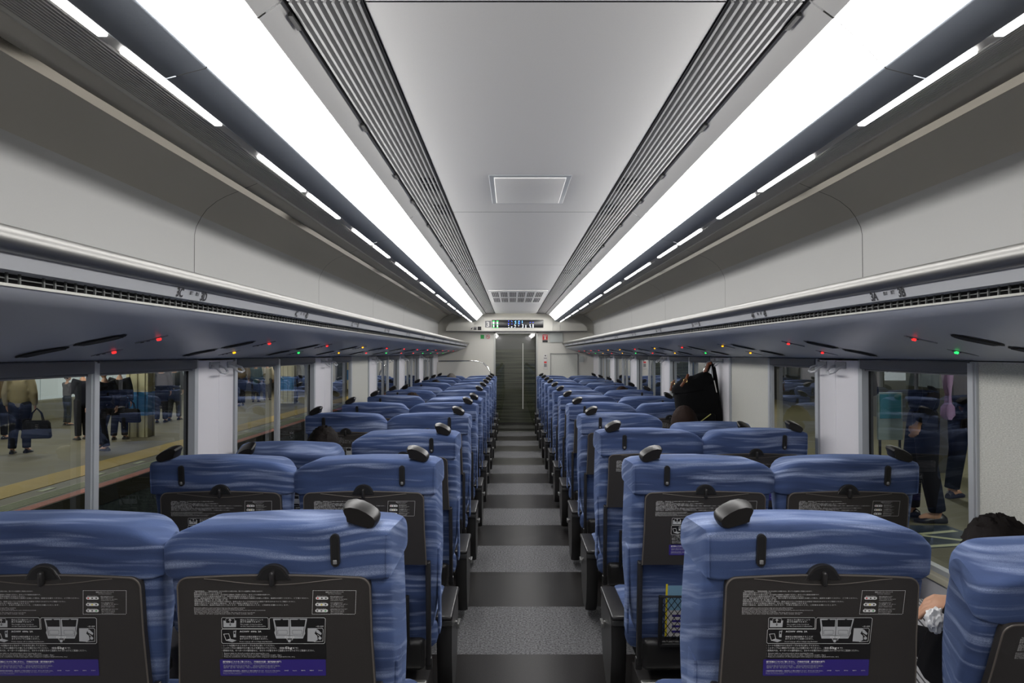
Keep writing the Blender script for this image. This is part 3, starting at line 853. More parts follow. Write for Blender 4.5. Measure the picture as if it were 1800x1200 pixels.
def m_label():
    mb = MB(); K = .000243; yq = -.1188
    U = lambda px: (px - 878) * K
    V = lambda py: .583 - (py - 60) * K
    Wt, Bk, Pu, Re, Ye, Gr, Gy = 0, 1, 2, 3, 4, 5, 6
    d = [0]
    def rect(a, b, c, e, mi, lift=0): 
        mb.add([(U(a), yq - lift, V(c)), (U(b), yq - lift, V(c)), (U(b), yq - lift, V(e)), (U(a), yq - lift, V(e))], [(0, 1, 2, 3)], mi)
    def poly(pts, mi, lift): mb.add([(U(a), yq - lift, V(b)) for a, b in pts], [tuple(range(len(pts)))], mi)
    def line(pts, w, mi, lift, close=False):
        if close: pts = pts + [pts[0]]
        for (a, b), (c, e) in zip(pts[:-1], pts[1:]):
            L = math.hypot(c - a, e - b) or 1; nx, ny = -(e - b) / L * w / 2, (c - a) / L * w / 2
            ex, ey = (c - a) / L * w / 2, (e - b) / L * w / 2
            poly([(a + nx - ex, b + ny - ey), (c + nx + ex, e + ny + ey), (c - nx + ex, e - ny + ey), (a - nx - ex, b - ny - ey)], mi, lift)
    def rr(a, b, c, e, r, w, mi, lift):
        pts = []
        for cx, cy, t0 in ((b - r, c + r, -90), (b - r, e - r, 0), (a + r, e - r, 90), (a + r, c + r, 180)):
            pts += [(cx + r * math.cos(math.radians(t0 + 90 * k / 4)), cy + r * math.sin(math.radians(t0 + 90 * k / 4))) for k in range(5)]
        if w: line(pts, w, mi, lift, True)
        else: poly(pts, mi, lift)
    def tx(body, px, py, size, mi=0, lift=.0006, res=1, width=None, bold=0, align='LEFT'):
        vs, fs = text_into(None, body, 0, 0, size * K, 0, plane='raw', res=res, bold=bold)
        k = 1
        if width and vs:
            w_ = max(v[0] for v in vs) - min(v[0] for v in vs); k = width * K / w_
        if align == 'CENTER': px -= (max(v[0] for v in vs) * k / K) / 2
        mb.add([(U(px) + v[0] * k, yq - lift, V(py) + v[1]) for v in vs], fs, mi)
    # top notice
    top = [('「指定席特急券」、「座席未指定券」などをお持ちのお客さまは、空いている座席をご利用になれます。', 610),
           ('座席の指定を受けていないお客さま', 250),
           ('座席指定をお受けのお客さまは、必ず指定の座席をご利用ください。赤ランプの座席は空席です。', 685),
           ('普通車のすべての座席が指定席です。特急券は事前にお求めください。', 545),
           ('なお、座席未指定券をお持ちの場合、他のお客さまが指定の座席にお越しの際は、座席をお譲りください。ご了承ください。', 1025),
           ('座席を離れるお客さま', 300),
           ('座席未指定のお客さまがご利用中の座席は、座席上方のランプが赤色または黄色で表示されますのでご確認ください。', 905),
           ('座席上方のランプが黄色の場合は、まもなく指定の座席となります。', 580),
           ('緑色の場合は、座席が指定されております。お席をお確かめのうえ、ご利用をお願いいたします。', 845)]
    for k, (b, w) in enumerate(top): tx(b, 165, 198 + k * 16.1, 13, Gy if 0 else Wt, width=w)
    en = [('Passengers without a seat reservation may use any seat with a red lamp.', 460), ('Passengers with a reserved seat are asked to take the seat shown on the ticket.', 440),
          ('A yellow lamp means that the seat will be reserved soon; a green lamp means that the seat is already reserved now.', 640), ('Please have your ticket ready.', 310),
          ('All ordinary seats are reserved seats on this train. The lamp above your seat shows', 545), ('the state of the seat from here to the next stop.', 530)]
    for k, (b, w) in enumerate(en): tx(b, 160, 352 + k * 11.3, 11, Wt, width=w)
    # dashed frame
    def dash(a, b, c, e):
        L = math.hypot(b - a, e - c); n = int(L / 15)
        for k in range(n):
            t0, t1 = k / n, (k + .58) / n; line([(a + (b - a) * t0, c + (e - c) * t0), (a + (b - a) * t1, c + (e - c) * t1)], 3, Wt, .0005)
    dash(1232, 1618, 187, 187); dash(1218, 1606, 408, 408); dash(1232, 1218, 187, 408); dash(1618, 1606, 187, 408)
    tx('座席上方のランプについて', 1425, 207, 14, width=160, align='CENTER') if False else tx('座席上方のランプについて', 1345, 207, 14, width=160)
    tx('Seat lamp indication', 1365, 221, 10, width=118)
    for k, (cy, xx, c_) in enumerate(((258, 1310, Re), (318, 1306, Ye), (376, 1303, Gr))):
        rr(xx - 56, xx + 58, cy - 13, cy + 13, 12.9, 0, Wt, .0005)
        for j in range(3):
            cx = xx - 36 + 36 * j
            rr(cx - 8, cx + 8, cy - 6, cy + 6, 5.9, 0, c_ if j == k else Bk, .0009)
        tx(('赤ランプ Red', '黄ランプ Yellow', '緑ランプ Green')[k], xx - 44, cy - 17, 9, width=84)
        for j, t_ in enumerate((('座席の指定を受けていない', 'お客さまがご利用いただけます', 'The seat is vacant', 'until further notice'), ('まもなく座席が指定されます', 'ご注意ください', 'The seat will be reserved soon', 'please change seats'), ('座席が指定されております', 'Reserved seat', 'The seat is taken', 'by a passenger'))[k]):
            tx(t_, 1385, cy - 12 + j * 12, 9.5, width=(120, 110, 150, 120)[(j + k) % 4])
    # black sticker
    rect(400, 1335, 436, 832, Bk, .0002)
    rr(403, 822, 440, 544, 12, 3, Wt, .0005); rr(397, 1325, 548, 686, 12, 3, Wt, .0005) if False else None
    line([(397, 560), (405, 549), (832, 549), (832, 452), (842, 441), (1324, 441), (1336, 452), (1324, 676), (1314, 686), (404, 684), (394, 672)], 3, Wt, .0005, True)
    # headrest pictogram
    poly([(418, 467), (436, 470), (440, 492), (516, 492), (518, 468), (534, 468), (530, 530), (416, 530)], Gy, .0005)
    rr(440, 520, 448, 494, 10, 2, Wt, .0007); line([(478, 486), (478, 458)], 4, Wt, .0008); line([(468, 466), (478, 455), (488, 466)], 4, Wt, .0008)
    line([(478, 494), (478, 512)], 4, Bk, .0008); line([(470, 505), (478, 514), (486, 505)], 4, Bk, .0008)
    tx('枕は上下に動かすことで', 570, 468, 18, width=205); tx('高さを調節できます。', 568, 487, 18, width=185)
    tx('The height of the headrest', 568, 509, 14, width=200); tx('on the seat back is adjustable.', 568, 526, 14, width=232)
    # laptop + phone
    line([(416, 596), (462, 592), (474, 640), (436, 655)], 4, Wt, .0006, True); poly([(436, 656), (476, 640), (530, 655), (490, 672)], Gy, .0006)
    rr(503, 526, 566, 626, 4, 0, Gy, .0006); rect(508, 521, 574, 594, Bk, .0009); line([(527, 575), (527, 560)], 3, Wt, .0006)
    tx('AC100V  60Hz  2A', 562, 578, 20, width=195, bold=.00012)
    tx('停電又は電圧変動することが', 560, 627, 18, width=248); tx('ありますのでご注意ください。', 558, 647, 18, width=252)
    tx('Power may go off or voltage may fluctuate.', 556, 671, 14, width=296)
    # seat pair pictogram
    poly([(866, 450), (1012, 450), (1008, 458), (1170, 450), (1172, 456), (1140, 580), (1150, 590), (1126, 640), (886, 638), (872, 585), (884, 566)], Gy, .0005) if False else None
    poly([(865, 450), (1172, 450), (1148, 566), (1150, 590), (1128, 638), (888, 638), (872, 582), (880, 560)], Gy, .0004)
    poly([(878, 463), (1003, 460), (1001, 525), (890, 525)], Bk, .0007); poly([(1024, 460), (1158, 460), (1146, 525), (1026, 525)], Bk, .0007)
    line([(1013, 452), (1010, 606)], 4, Bk, .0008); line([(888, 606), (1136, 612)], 3, Bk, .0008); line([(890, 528), (895, 600)], 4, Bk, .0008); line([(1144, 530), (1130, 606)], 4, Bk, .0008)
    rr(905, 990, 558, 596, 6, 2, Bk, .0008); rr(1036, 1122, 558, 596, 6, 2, Bk, .0008)
    rr(934, 954, 453, 466, 4, 0, Bk, .0009); rr(1088, 1108, 453, 466, 4, 0, Bk, .0009)
    rr(968, 994, 617, 632, 3, 3, Wt, .0009); rr(1022, 1048, 617, 632, 3, 3, Wt, .0009); line([(985, 632), (985, 650), (1035, 650), (1035, 632)], 3, Wt, .0009)
    rr(993, 1019, 648, 674, 12.5, 0, Gy, .0009)
    tx('一部の座席', 1248, 528, 14, width=68)
    poly([(1174, 540), (1260, 540), (1235, 590), (1258, 612), (1262, 650), (1235, 668), (1168, 664)], Gy, .0006); line([(1258, 542), (1304, 541), (1314, 550), (1308, 664), (1230, 669)], 3, Wt, .0006)
    poly([(1248, 552), (1265, 552), (1300, 588), (1292, 604), (1252, 580)], Gy, .0008); rr(1268, 1296, 620, 648, 13, 0, Gy, .0008); line([(1262, 600), (1282, 618)], 3, Wt, .0008)
    # bullets
    for k, (b, w) in enumerate((('・シートを回転するときはテーブルを元に戻してください。', 478), ('・このテーブルに腰掛けたり重いものを置かないでください。（重量は', 580), ('・車両内では、キーボードの操作音など、まわりのお客さまのご迷惑とならないようにご配慮ください。', 836))):
        tx(b, 386, 711 + k * 24, 19, width=w)
    tx('5kg', 966, 736, 30, width=62, bold=.00018); tx('まで）', 1030, 735, 19, width=48)
    for k, (b, w) in enumerate((('・ Return table to closed position when turning the seat.', 425), ('・ Please do not place heavy objects on table. ( Maximum weight : 5kg )', 535), ('・ Please be considerate of other passengers while using your computer (keyboard noise, etc.).', 658))):
        tx(b, 388, 783 + k * 16, 15, width=w)
    # purple sticker, the square codes are left out
    rr(370, 1328, 836, 993, 10, 0, Pu, .0003)
    tx('運行情報はこちらをご覧ください。（列車走行位置・運行情報を掲載）', 396, 866, 20, width=530, bold=.00008)
    tx('Please check here for train operation information.', 398, 881, 12, Gy, width=500)
    for k in range(2): tx(('请由此确认列车运行信息。 請由此確認列車運行資訊。', '열차 운행 정보는 여기에서 확인하십시오.')[k], 398, 904 + 16 * k, 14, Gy, width=(520, 480)[k])
    tx('＊情報提供時間や提供内容等は、通信状況により異なる場合がございます。あらかじめご了承ください。', 394, 950, 13, width=520)
    tx('Information may vary depending on the connection.', 396, 963, 11, Gy, width=490); tx('Please be forewarned.', 396, 976, 11, Gy, width=165)
    for k, t_ in enumerate(('日本語', 'English', '简体中文', '繁體中文', '한국어')): tx(t_, 950 + 77 * k, 946, 11, Wt, width=36)
    return mb


def m_seat_cushion():
    mb = MB(); mb.rbox(-.225, .225, -.23, .25, -.055, .06, .035); return mb


BK = {}
for s in (-1, 1):
    BK[s] = dict(shell=m_back_shell(s).mesh('backrest', fabric), head=m_head(s).mesh('head_cushion', fabric), grip=m_grip(s).mesh('grip_handle', grip_m),
                 slot=m_slot(s).mesh('adjuster_slot', [darkpl2, black]), button=m_slot_button(s).mesh('slot_button', mat('button grey', C(120, 120, 120), .4)))
tray_me = m_tray().mesh('tray_table', [darkpl, rim_m]); latch_me = m_latch().mesh('latch', [darkpl2, black]); tongue_me = m_latch_tongue().mesh('latch_hook', darkpl2)
arms_me = {q: m_table_arms(q).mesh('table_arm', darkpl2) for q in (-1, 1)}; net_me = m_net().mesh('net_pocket', black)
label_me = m_label().mesh('instruction_label', [mat('label white', C(228, 228, 226), .6), print_k, print_p, print_r, print_y, print_g, mat('printed light grey', C(178, 180, 182), .6)])


def obj(name, me, parent, loc=(0, 0, 0)):
    o = bpy.data.objects.new(name, me); COL.objects.link(o); o.parent = parent; o.location = loc; return o


def make_pair():
    t = thing('double_seat', 'x', 'seat', (0, 0, 0))
    for s in (-1, 1):
        b = obj('backrest', BK[s]['shell'], t, (s * .25, .085, .38)); b.rotation_euler.x = math.radians(7)
        obj('head_cushion', BK[s]['head'], b); g = obj('grip_handle', BK[s]['grip'], b, (s * .188, -.080, .716))
        obj('adjuster_slot', BK[s]['slot'], b); obj('slot_button', BK[s]['button'], b)
        obj('tray_table', tray_me, b, (0, 0, .005)); obj('instruction_label', label_me, b, (0, 0, .005))
        obj('latch_plate', latch_me, b, (0, 0, .005)); obj('latch_hook', tongue_me, b, (0, 0, .005))
        obj('table_arm', arms_me[-1], b); obj('table_arm', arms_me[1], b); obj('net_pocket', net_me, b)
        MB().rbox(-.20, .20, -.075, .07, -.10, .02, .02).build('lower_shell', darkpl2, b)
        c = obj('seat_cushion', m_seat_cushion().mesh('seat_cushion', fabric), t, (s * .25, .44, .33))
    # armrests: outer pair with deep housings, one slim in the middle
    for q in (-1, 1):
        a = MB(); x = q * .498
        o = [(.285, .375), (.60, .375), (.63, .33), (.62, .22), (.56, .10), (.47, .04), (.36, .04), (.31, .10), (.275, .24)]
        a.prism(o, x - .030, x + .030, 'x', 0, bev=.03)
        h = a.build('armrest_housing', darkpl2, t)
        # prism on axis x gives (d, y, z) already
        tp = MB().rbox(x - .034, x + .034, .25, .63, .372, .392, .008); tp.build('armrest', darkpl2, h)
        MB().rbox(x - .033, x + .033, .262, .33, .345, .374, .008).build('armrest_joint', mat('joint plastic', C(62, 62, 62), .3), h)
    MB().rbox(-.022, .022, .24, .60, .36, .388, .010).build('centre_armrest', darkpl2, t)
    MB().box(-.42, .42, .20, .62, .20, .27).rbox(-.30, .30, .28, .54, 0, .21, .02).build('pedestal', mat('seat base', C(30, 30, 32), .5), t)
    MB().rbox(-.46, .46, -.012, .012, .225, .250, .004).build('rear_bar', silver, t)
    MB().box(-.46, .46, .0, .20, .10, .235).build('rear_kick_panel', mat('kick panel', C(40, 38, 37), .5), t)
    for q in (-1, 1):
        pd = MB()
        pd.tube([(q * .49, .50, .30), (q * .538, .485, .28)], .006, 8)
        for k in range(5): pd.rbox(q * .54 - .006, q * .54 + .006, .45 + .014 * k, .459 + .014 * k, .268, .290, .002)
        pd.build('pedal', mat('pedal steel', C(150, 150, 148), .3, .8), t)
    return t


SEAT_X = {-1: -.839, 1: .856}
rec = {(-1, 3): (25, 10), (1, 1): (7, 20), (1, 4): (7, 24), (-1, 6): (7, 13), (-1, 8): (14, 7), (1, 6): (7, 11)}   # degrees for backrest at -x, at +x
notes = {(-1, 3): ', one back leaning far', (1, 1): ', corner back leaning', (1, 4): ', one back leaning',
         (1, 2): ', leaflet behind'}
proto = make_pair(); first = True
SEATS = {}
for side in (-1, 1):
    for n in range(1, 13):
        o = proto if first else copy_tree(proto); first = False
        o.location = (SEAT_X[side], 1.694 + .96 * (n - 1), 0)
        o['label'] = 'blue double seat %s of the aisle, %s row from the camera%s' % ('left' if side < 0 else 'right', ORD[n - 1], notes.get((side, n), ''))
        o['category'] = 'seat'; o['group'] = 'rows of blue double seats'
        SEATS[(side, n)] = o
        if (side, n) in rec:
            for ch in o.children:
                if ch.name.startswith('backrest'):
                    ch.rotation_euler.x = math.radians(rec[(side, n)][0 if ch.location.x < 0 else 1])
                    if (side, n) == (1, 1) and ch.location.x > 0: ch.location.x += .022
bpy.context.view_layer.update()

# leaflet in the net pocket of the right pair, second row
lf = thing('leaflet', 'purple and white timetable leaflet standing in a net pocket, second row right', 'leaflet', (.62, 2.59, .55))
l_ = MB(); l_.box(-.075, .075, -.0015, .0015, -.13, .13, 0); l_.build('booklet', print_w, lf)
l2 = MB(); l2.box(-.075, .075, -.0025, -.0017, .083, .13, 0); l2.box(-.075, .075, -.0025, -.0017, -.03, .082, 1); l2.box(-.075, -.068, -.003, -.0018, -.13, .095, 2)
text_into(l2, '中央線', -.052, .092, .026, 2, -.003, bold=.0006); text_into(l2, '特急列車のご案内', -.045, .118, .009, 3, -.003)
for k in range(4): l2.box(-.05, .06, -.0028, -.0018, -.115 + .02 * k, -.107 + .02 * k, 0)
l2.build('cover_print', [print_p, mat('print light blue', C(120, 160, 185), .5), print_y, print_w], lf)
lf.rotation_euler.x = math.radians(7); lf.location = (.560, 2.650, .535)

# ------------------------------------------------------------------ people

dull_grip = grip_m.node_tree.nodes['Principled BSDF'].inputs['Specular IOR Level']; dull_grip.default_value = .35
skin_m = mat('skin', C(196, 150, 122), .5)
hair_k = mat('black hair', C(24, 20, 19), .5, bump=.8, bscale=90)
hair_b = mat('brown hair', C(34, 23, 19), .5, bump=.8, bscale=90)
hair_g = mat('grey hair', C(96, 92, 88), .6, bump=.8, bscale=90)


for _h in (hair_k, hair_b, hair_g):
    _p = _h.node_tree.nodes['Principled BSDF']; _p.inputs['Roughness'].default_value = .75; _p.inputs['Specular IOR Level'].default_value = .12


def dull(*ms):
    for m in ms: m.node_tree.nodes['Principled BSDF'].inputs['Specular IOR Level'].default_value = .12


def skin_tmp(joints, edges, sub=2):
    names = list(joints); idx = {n: i for i, n in enumerate(names)}
    me = bpy.data.meshes.new('tmp'); me.from_pydata([joints[n][0] for n in names], [(idx[a], idx[b]) for a, b in edges], [])
    o = bpy.data.objects.new('tmp', me); COL.objects.link(o)
    sk = o.modifiers.new('s', 'SKIN'); sk.use_smooth_shade = True
    if sub: su = o.modifiers.new('u', 'SUBSURF'); su.levels = sub; su.render_levels = sub
    for i, n in enumerate(names):
        r = joints[n][1]; me.skin_vertices[0].data[i].radius = (r, r) if not isinstance(r, tuple) else r
        me.skin_vertices[0].data[i].use_root = (i == 0)
    dg = bpy.context.evaluated_depsgraph_get(); m2 = bpy.data.meshes.new_from_object(o.evaluated_get(dg))
    vs = [v.co[:] for v in m2.vertices]; fs = [list(p.vertices) for p in m2.polygons]
    bpy.data.objects.remove(o); bpy.data.meshes.remove(me); bpy.data.meshes.remove(m2)
    return vs, fs


def fuse(mb, name, mats, voxel, parent):
    """voxel-fuses everything collected in mb into one continuous surface"""
    me = bpy.data.meshes.new('tmp'); me.from_pydata(mb.v, [], mb.f)
    o = bpy.data.objects.new('tmp', me); COL.objects.link(o)
    r = o.modifiers.new('r', 'REMESH'); r.mode = 'VOXEL'; r.voxel_size = voxel; r.use_smooth_shade = True
    s = o.modifiers.new('s', 'SMOOTH'); s.factor = .5; s.iterations = 2
    dg = bpy.context.evaluated_depsgraph_get(); m2 = bpy.data.meshes.new_from_object(o.evaluated_get(dg)); m2.name = name
    bpy.data.objects.remove(o); bpy.data.meshes.remove(me)
    m2.materials.clear(); m2.materials.append(mats)
    for p in m2.polygons: p.use_smooth = True
    q = bpy.data.objects.new(name, m2); COL.objects.link(q); q.parent = parent
    return q


def head_into(mb, c, pitch=0, yaw=0, k=1.0):
    bm = bmesh.new(); bmesh.ops.create_uvsphere(bm, u_segments=28, v_segments=20, radius=1)
    M = Matrix.Translation(c) @ Matrix.Rotation(yaw, 4, 'Z') @ Matrix.Rotation(-pitch, 4, 'X')
    for v in bm.verts:
        x, y, z = v.co
        jaw = max(0, -z); fx = .076 * (1 - .30 * jaw ** 1.5); fy = .096
        Y = y * fy; 
        if y > 0: Y *= (1 - .10 * max(0, -z - .5))
        if y < 0 and z < -.3: Y *= 1 - .45 * (-z - .3)
        if y > .8 and abs(x) < .16 and -.32 < z < .12: Y += .020 * (1 - abs(x) / .16) * (1 - (z + .32) / .6)
        if y > .6 and .0 < z < .2 and .2 < abs(x) < .5: Y -= .006
        if y > .7 and abs(x) < .3 and -.62 < z < -.48: Y += .006
        v.co = Vector((x * fx, Y, z * .118)) * k
    mb.bm(bm, 0, True, M)
    for s in (-1, 1): mb.ball((s * .077 * k, -.004 * k, -.01 * k), (.010 * k, .020 * k, .032 * k), 0, 10, M)
    return M


def hair_mesh(M, k=1.0, long=0, spike=.0):
    bm = bmesh.new(); bmesh.ops.create_uvsphere(bm, u_segments=40, v_segments=30, radius=1)
    kill = [v for v in bm.verts if (v.co.y > .42 and v.co.z < .42) or (v.co.z < (-.45 if not long else -.9)) or (abs(v.co.x) > .8 and -.1 < v.co.y < .45 and v.co.z < 0 and not long)]
    bmesh.ops.delete(bm, geom=kill, context='VERTS')
    for v in bm.verts:
        n = v.co.normalized(); q = 1 + spike * noise.noise(n * 9) + .03 * noise.noise(n * 25)
        zz = v.co.z
        v.co = Vector((v.co.x * .089 * q, v.co.y * .109 * q - .006, zz * .133 * q)) * k
        if long and zz < -.1: v.co.z -= long * (-zz - .1); v.co.x *= 1.02 + .1 * (-zz); 
    geo = bmesh.ops.extrude_face_region(bm, geom=bm.faces[:])
    for e in geo['geom']:
        if isinstance(e, bmesh.types.BMVert): e.co *= .93
    mb = MB(); mb.bm(bm, 0, True, M)
    return mb


def face_into(M, k, parent):
    f = MB()
    for s in (-1, 1):
        f.ball((s * .030 * k, .083 * k, .012 * k), (.012 * k, .006 * k, .006 * k), 0, 8, M); f.ball((s * .030 * k, .0885 * k, .012 * k), (.005 * k, .003 * k, .005 * k), 1, 8, M)
        f.tube([tuple(Vector((s * x * k, .089 * k, z * k))) for x, z in ((.018, .030), (.032, .034), (.045, .029))], .0022 * k, 5, 1, M)
    f.build('eyes', [mat('eye white', C(220, 215, 210), .3), hair_k], parent)
    m = MB(); m.tube([tuple(Vector((x * k, y * k, -.062 * k))) for x, y in ((-.022, .084), (0, .092), (.022, .084))], .004 * k, 6, 0, M)
    m.build('mouth', mat('lips', C(160, 90, 85), .5), parent)


def hand_into(mb, wrist, direction, palm_n, s=1, k=1.0, curl=.5):
    """palm, four fingers with two bends and a side thumb"""
    d = Vector(direction).normalized(); n = Vector(palm_n); n = (n - d * n.dot(d)).normalized(); a = -d.cross(n) * s
    w = Vector(wrist); palm = w + d * .045 * k
    bm = bmesh.new(); bmesh.ops.create_uvsphere(bm, u_segments=16, v_segments=10, radius=1)
    for v in bm.verts:
        p = v.co; v.co = palm + a * p.x * .040 * k + d * p.y * .052 * k + n * p.z * .015 * k
    mb.bm(bm)
    mb.tube([w - d * .02 * k, w + d * .02 * k], [.026 * k, .024 * k], 10)
    for q, (off, L) in enumerate(((-.028, .068), (-.010, .078), (.010, .074), (.027, .058))):
        b = palm + a * off * k + d * .038 * k; pts = [b - d * .02 * k]; ang = 0; p = b; pts.append(p)
        for sg in (.45, .32, .23):
            ang += curl * (.7 + .12 * q); p = p + (d * math.cos(ang) + n * math.sin(ang)) * L * sg * k; pts.append(p)
        mb.tube(pts, [.009 * k, .0092 * k, .0084 * k, .0076 * k, .0055 * k], 8)
    b = palm - a * .034 * k - d * .02 * k
    pts = [b, b - a * .018 * k + d * .022 * k + n * .010 * k, b - a * .020 * k + d * .046 * k + n * .022 * k, b - a * .010 * k + d * .064 * k + n * .030 * k]
    mb.tube(pts, [.012 * k, .0115 * k, .0095 * k, .006 * k], 8)


def figure(name, label, loc, rz, J, cloth, hair, k=1.0, pitch=0, yaw=0, voxel=.010, long=0, spike=.05, shoes=None, coat=0, group=None, curl=.6):
    """J: joints in body space (facing +y). cloth: dict of materials upper / lower"""
    t = thing(name, label, 'person', loc, rz, group)
    t.scale = (k, k, k)
    mb = MB()
    core = {'pelvis': (J['pelvis'], .115), 'belly': (J['belly'], (.125, .095)), 'chest': (J['chest'], (.140, .10)), 'neckb': (J['neckb'], .060), 'neck': (J['neck'], .050)}
    vs, fs = skin_tmp(core, [('pelvis', 'belly'), ('belly', 'chest'), ('chest', 'neckb'), ('neckb', 'neck')]); mb.add(vs, fs)
    for s, S in ((-1, 'L'), (1, 'R')):
        for chain, rs in ((('sh', 'el', 'wr'), (.050, .038, .026)), (('hip', 'kn', 'an'), (.082, .055, .038))):
            pts = [J[c + S] for c in chain]; a, b, c = [Vector(p) for p in pts]
            start = Vector(J['chest']).lerp(a, .4) if chain[0] == 'sh' else Vector(J['pelvis']).lerp(a, .3)
            P_ = [start, a, a.lerp(b, .35), a.lerp(b, .8), b, b.lerp(c, .3), b.lerp(c, .8), c]
            R_ = [rs[0], rs[0], rs[0] * 1.02, rs[1] * 1.05, rs[1], rs[1] * 1.08, rs[2] * 1.1, rs[2]]
            mb.tube(P_, R_, 14)
        an = Vector(J['an' + S]); toe = Vector(J['toe' + S])
        mb.tube([an + Vector((0, 0, .02)), an - Vector((0, 0, .03)), an.lerp(toe, .6), toe], [.036, .04, .036, .026], 10)
        wr = Vector(J['wr' + S]); el = Vector(J['el' + S]); hd_ = J.get('hd' + S, (wr - el)); pn = J.get('pn' + S, (-s, 0, 0))
        hand_into(mb, wr, hd_, pn, s if S == 'R' else s, 1.0, curl)
    M = head_into(mb, J['head'], pitch, yaw)
    fuse(mb, 'body', skin_m, voxel, t)
    face_into(M, 1, t)
    hair_mesh(M, 1, long, spike).build('hair', hair, t)
    # upper garment
    up = MB()
    e = .020
    core2 = {'pelvis': (tuple(Vector(J['pelvis']) - Vector((0, 0, coat))), (.180, .140)), 'belly': (J['belly'], (.170, .130)), 'chest': (J['chest'], (.180, .130)), 'neckb': (J['neckb'], .072)}
    vs, fs = skin_tmp(core2, [('pelvis', 'belly'), ('belly', 'chest'), ('chest', 'neckb')]); up.add(vs, fs)
    for s, S in ((-1, 'L'), (1, 'R')):
        a, b, c = [Vector(J[q + S]) for q in ('sh', 'el', 'wr')]; c2 = b.lerp(c, .93)
        up.tube([Vector(J['chest']).lerp(a, .45), a, a.lerp(b, .5), b, b.lerp(c2, .6), c2], [.075, .080, .070, .062, .056, .050], 14)
    fuse(up, 'jacket', cloth[0], voxel * 1.15, t)
    lo = MB()
    vs, fs = skin_tmp({'pelvis': (tuple(Vector(J['pelvis']) - Vector((0, 0, .01))), (.135, .115)), 'b': (tuple(Vector(J['pelvis']).lerp(Vector(J['belly']), .6)), (.125, .10))}, [('pelvis', 'b')]); lo.add(vs, fs)
    for s, S in ((-1, 'L'), (1, 'R')):
        a, b, c = [Vector(J[q + S]) for q in ('hip', 'kn', 'an')]; c2 = b.lerp(c, .97)
        lo.tube([Vector(J['pelvis']).lerp(a, .4), a, a.lerp(b, .5), b, b.lerp(c2, .5), c2], [.11, .108, .098, .082, .076, .070], 16)
    fuse(lo, 'trousers', cloth[1], voxel * 1.15, t)
    sm_ = shoes or mat('shoe leather', C(22, 20, 20), .35)
    for s, S in ((-1, 'L'), (1, 'R')):
        an = Vector(J['an' + S]); toe = Vector(J['toe' + S]); dr = (toe - an); dr.z = 0; dr.normalize(); sd = Vector((dr.y, -dr.x, 0)); base = Vector((an.x, an.y, toe.z - .025))
        rings = []
        for f, hw, ht in ((-.07, .028, .050), (-.04, .038, .075), (.02, .036, .075), (.08, .042, .055), (.14, .046, .040), (.185, .030, .026)):
            c = base + dr * f
            rings.append([tuple(c + sd * hw * x + Vector((0, 0, z * ht))) for x, z in ((-1, 0), (-1.05, .35), (-.7, .8), (0, 1), (.7, .8), (1.05, .35), (1, 0), (0, -.02))])
        MB().loft(rings).build('shoe', sm_, t)
    return t


def sit_J(hz=.51, lean=0, arms=None, headf=.02, headz=1.0):
    y = -lean
    J = {'pelvis': (0, 0, hz), 'belly': (0, -.03 + y * .3, hz + .13), 'chest': (0, -.05 + y * .7, hz + .27), 'neckb': (0, -.035 + y, hz + .37), 'neck': (0, -.01 + y * .9 + headf * .4, hz + .42), 'head': (0, headf + y, headz)}
    for s, S in ((-1, 'L'), (1, 'R')):
        J['sh' + S] = (s * .165, -.05 + y * .8, hz + .33); J['el' + S] = (s * .20, .06, hz + .12); J['wr' + S] = (s * .10, .24, hz + .12)
        J['hip' + S] = (s * .085, .03, hz - .01); J['kn' + S] = (s * .11, .40, hz + .0); J['an' + S] = (s * .11, .42, .09); J['toe' + S] = (s * .12, .55, .035)
        J['pn' + S] = (0, -.2, 1)
    if arms: J.update(arms)
    return J


navy = mat('navy cloth', C(27, 29, 37), .85); blackc = mat('black cloth', C(20, 20, 23), .85); greyc = mat('grey cloth', C(74, 78, 80), .85)
dull(navy, blackc, greyc); tan = mat('tan cloth', C(150, 138, 108), .85); brown = mat('brown cloth', C(92, 74, 48), .85); darkgr = mat('dark grey cloth', C(50, 54, 54), .85)
stripe = bpy.data.materials.new('grey pinstripe cloth'); stripe.use_nodes = True
_nt = stripe.node_tree; _b = _nt.nodes['Principled BSDF']; _b.inputs['Roughness'].default_value = .9
_tc = _nt.nodes.new('ShaderNodeTexCoord'); _w = _nt.nodes.new('ShaderNodeTexWave'); _w.inputs['Scale'].default_value = 24; _w.bands_direction = 'X'; _w.inputs['Distortion'].default_value = 1.2; _w.inputs['Detail Scale'].default_value = .6
_r = _nt.nodes.new('ShaderNodeValToRGB'); _r.color_ramp.elements[0].position = .1; _r.color_ramp.elements[0].color = C(60, 60, 62); _r.color_ramp.elements[1].position = .32; _r.color_ramp.elements[1].color = C(168, 168, 170)
_nt.links.new(_tc.outputs['Object'], _w.inputs['Vector']); _nt.links.new(_w.outputs['Fac'], _r.inputs[0]); _nt.links.new(_r.outputs[0], _b.inputs['Base Color'])


def seat_pos(side, row, win):
    x = SEAT_X[side] + side * (.25 if win else -.25)
    return x, 1.694 + .96 * (row - 1)


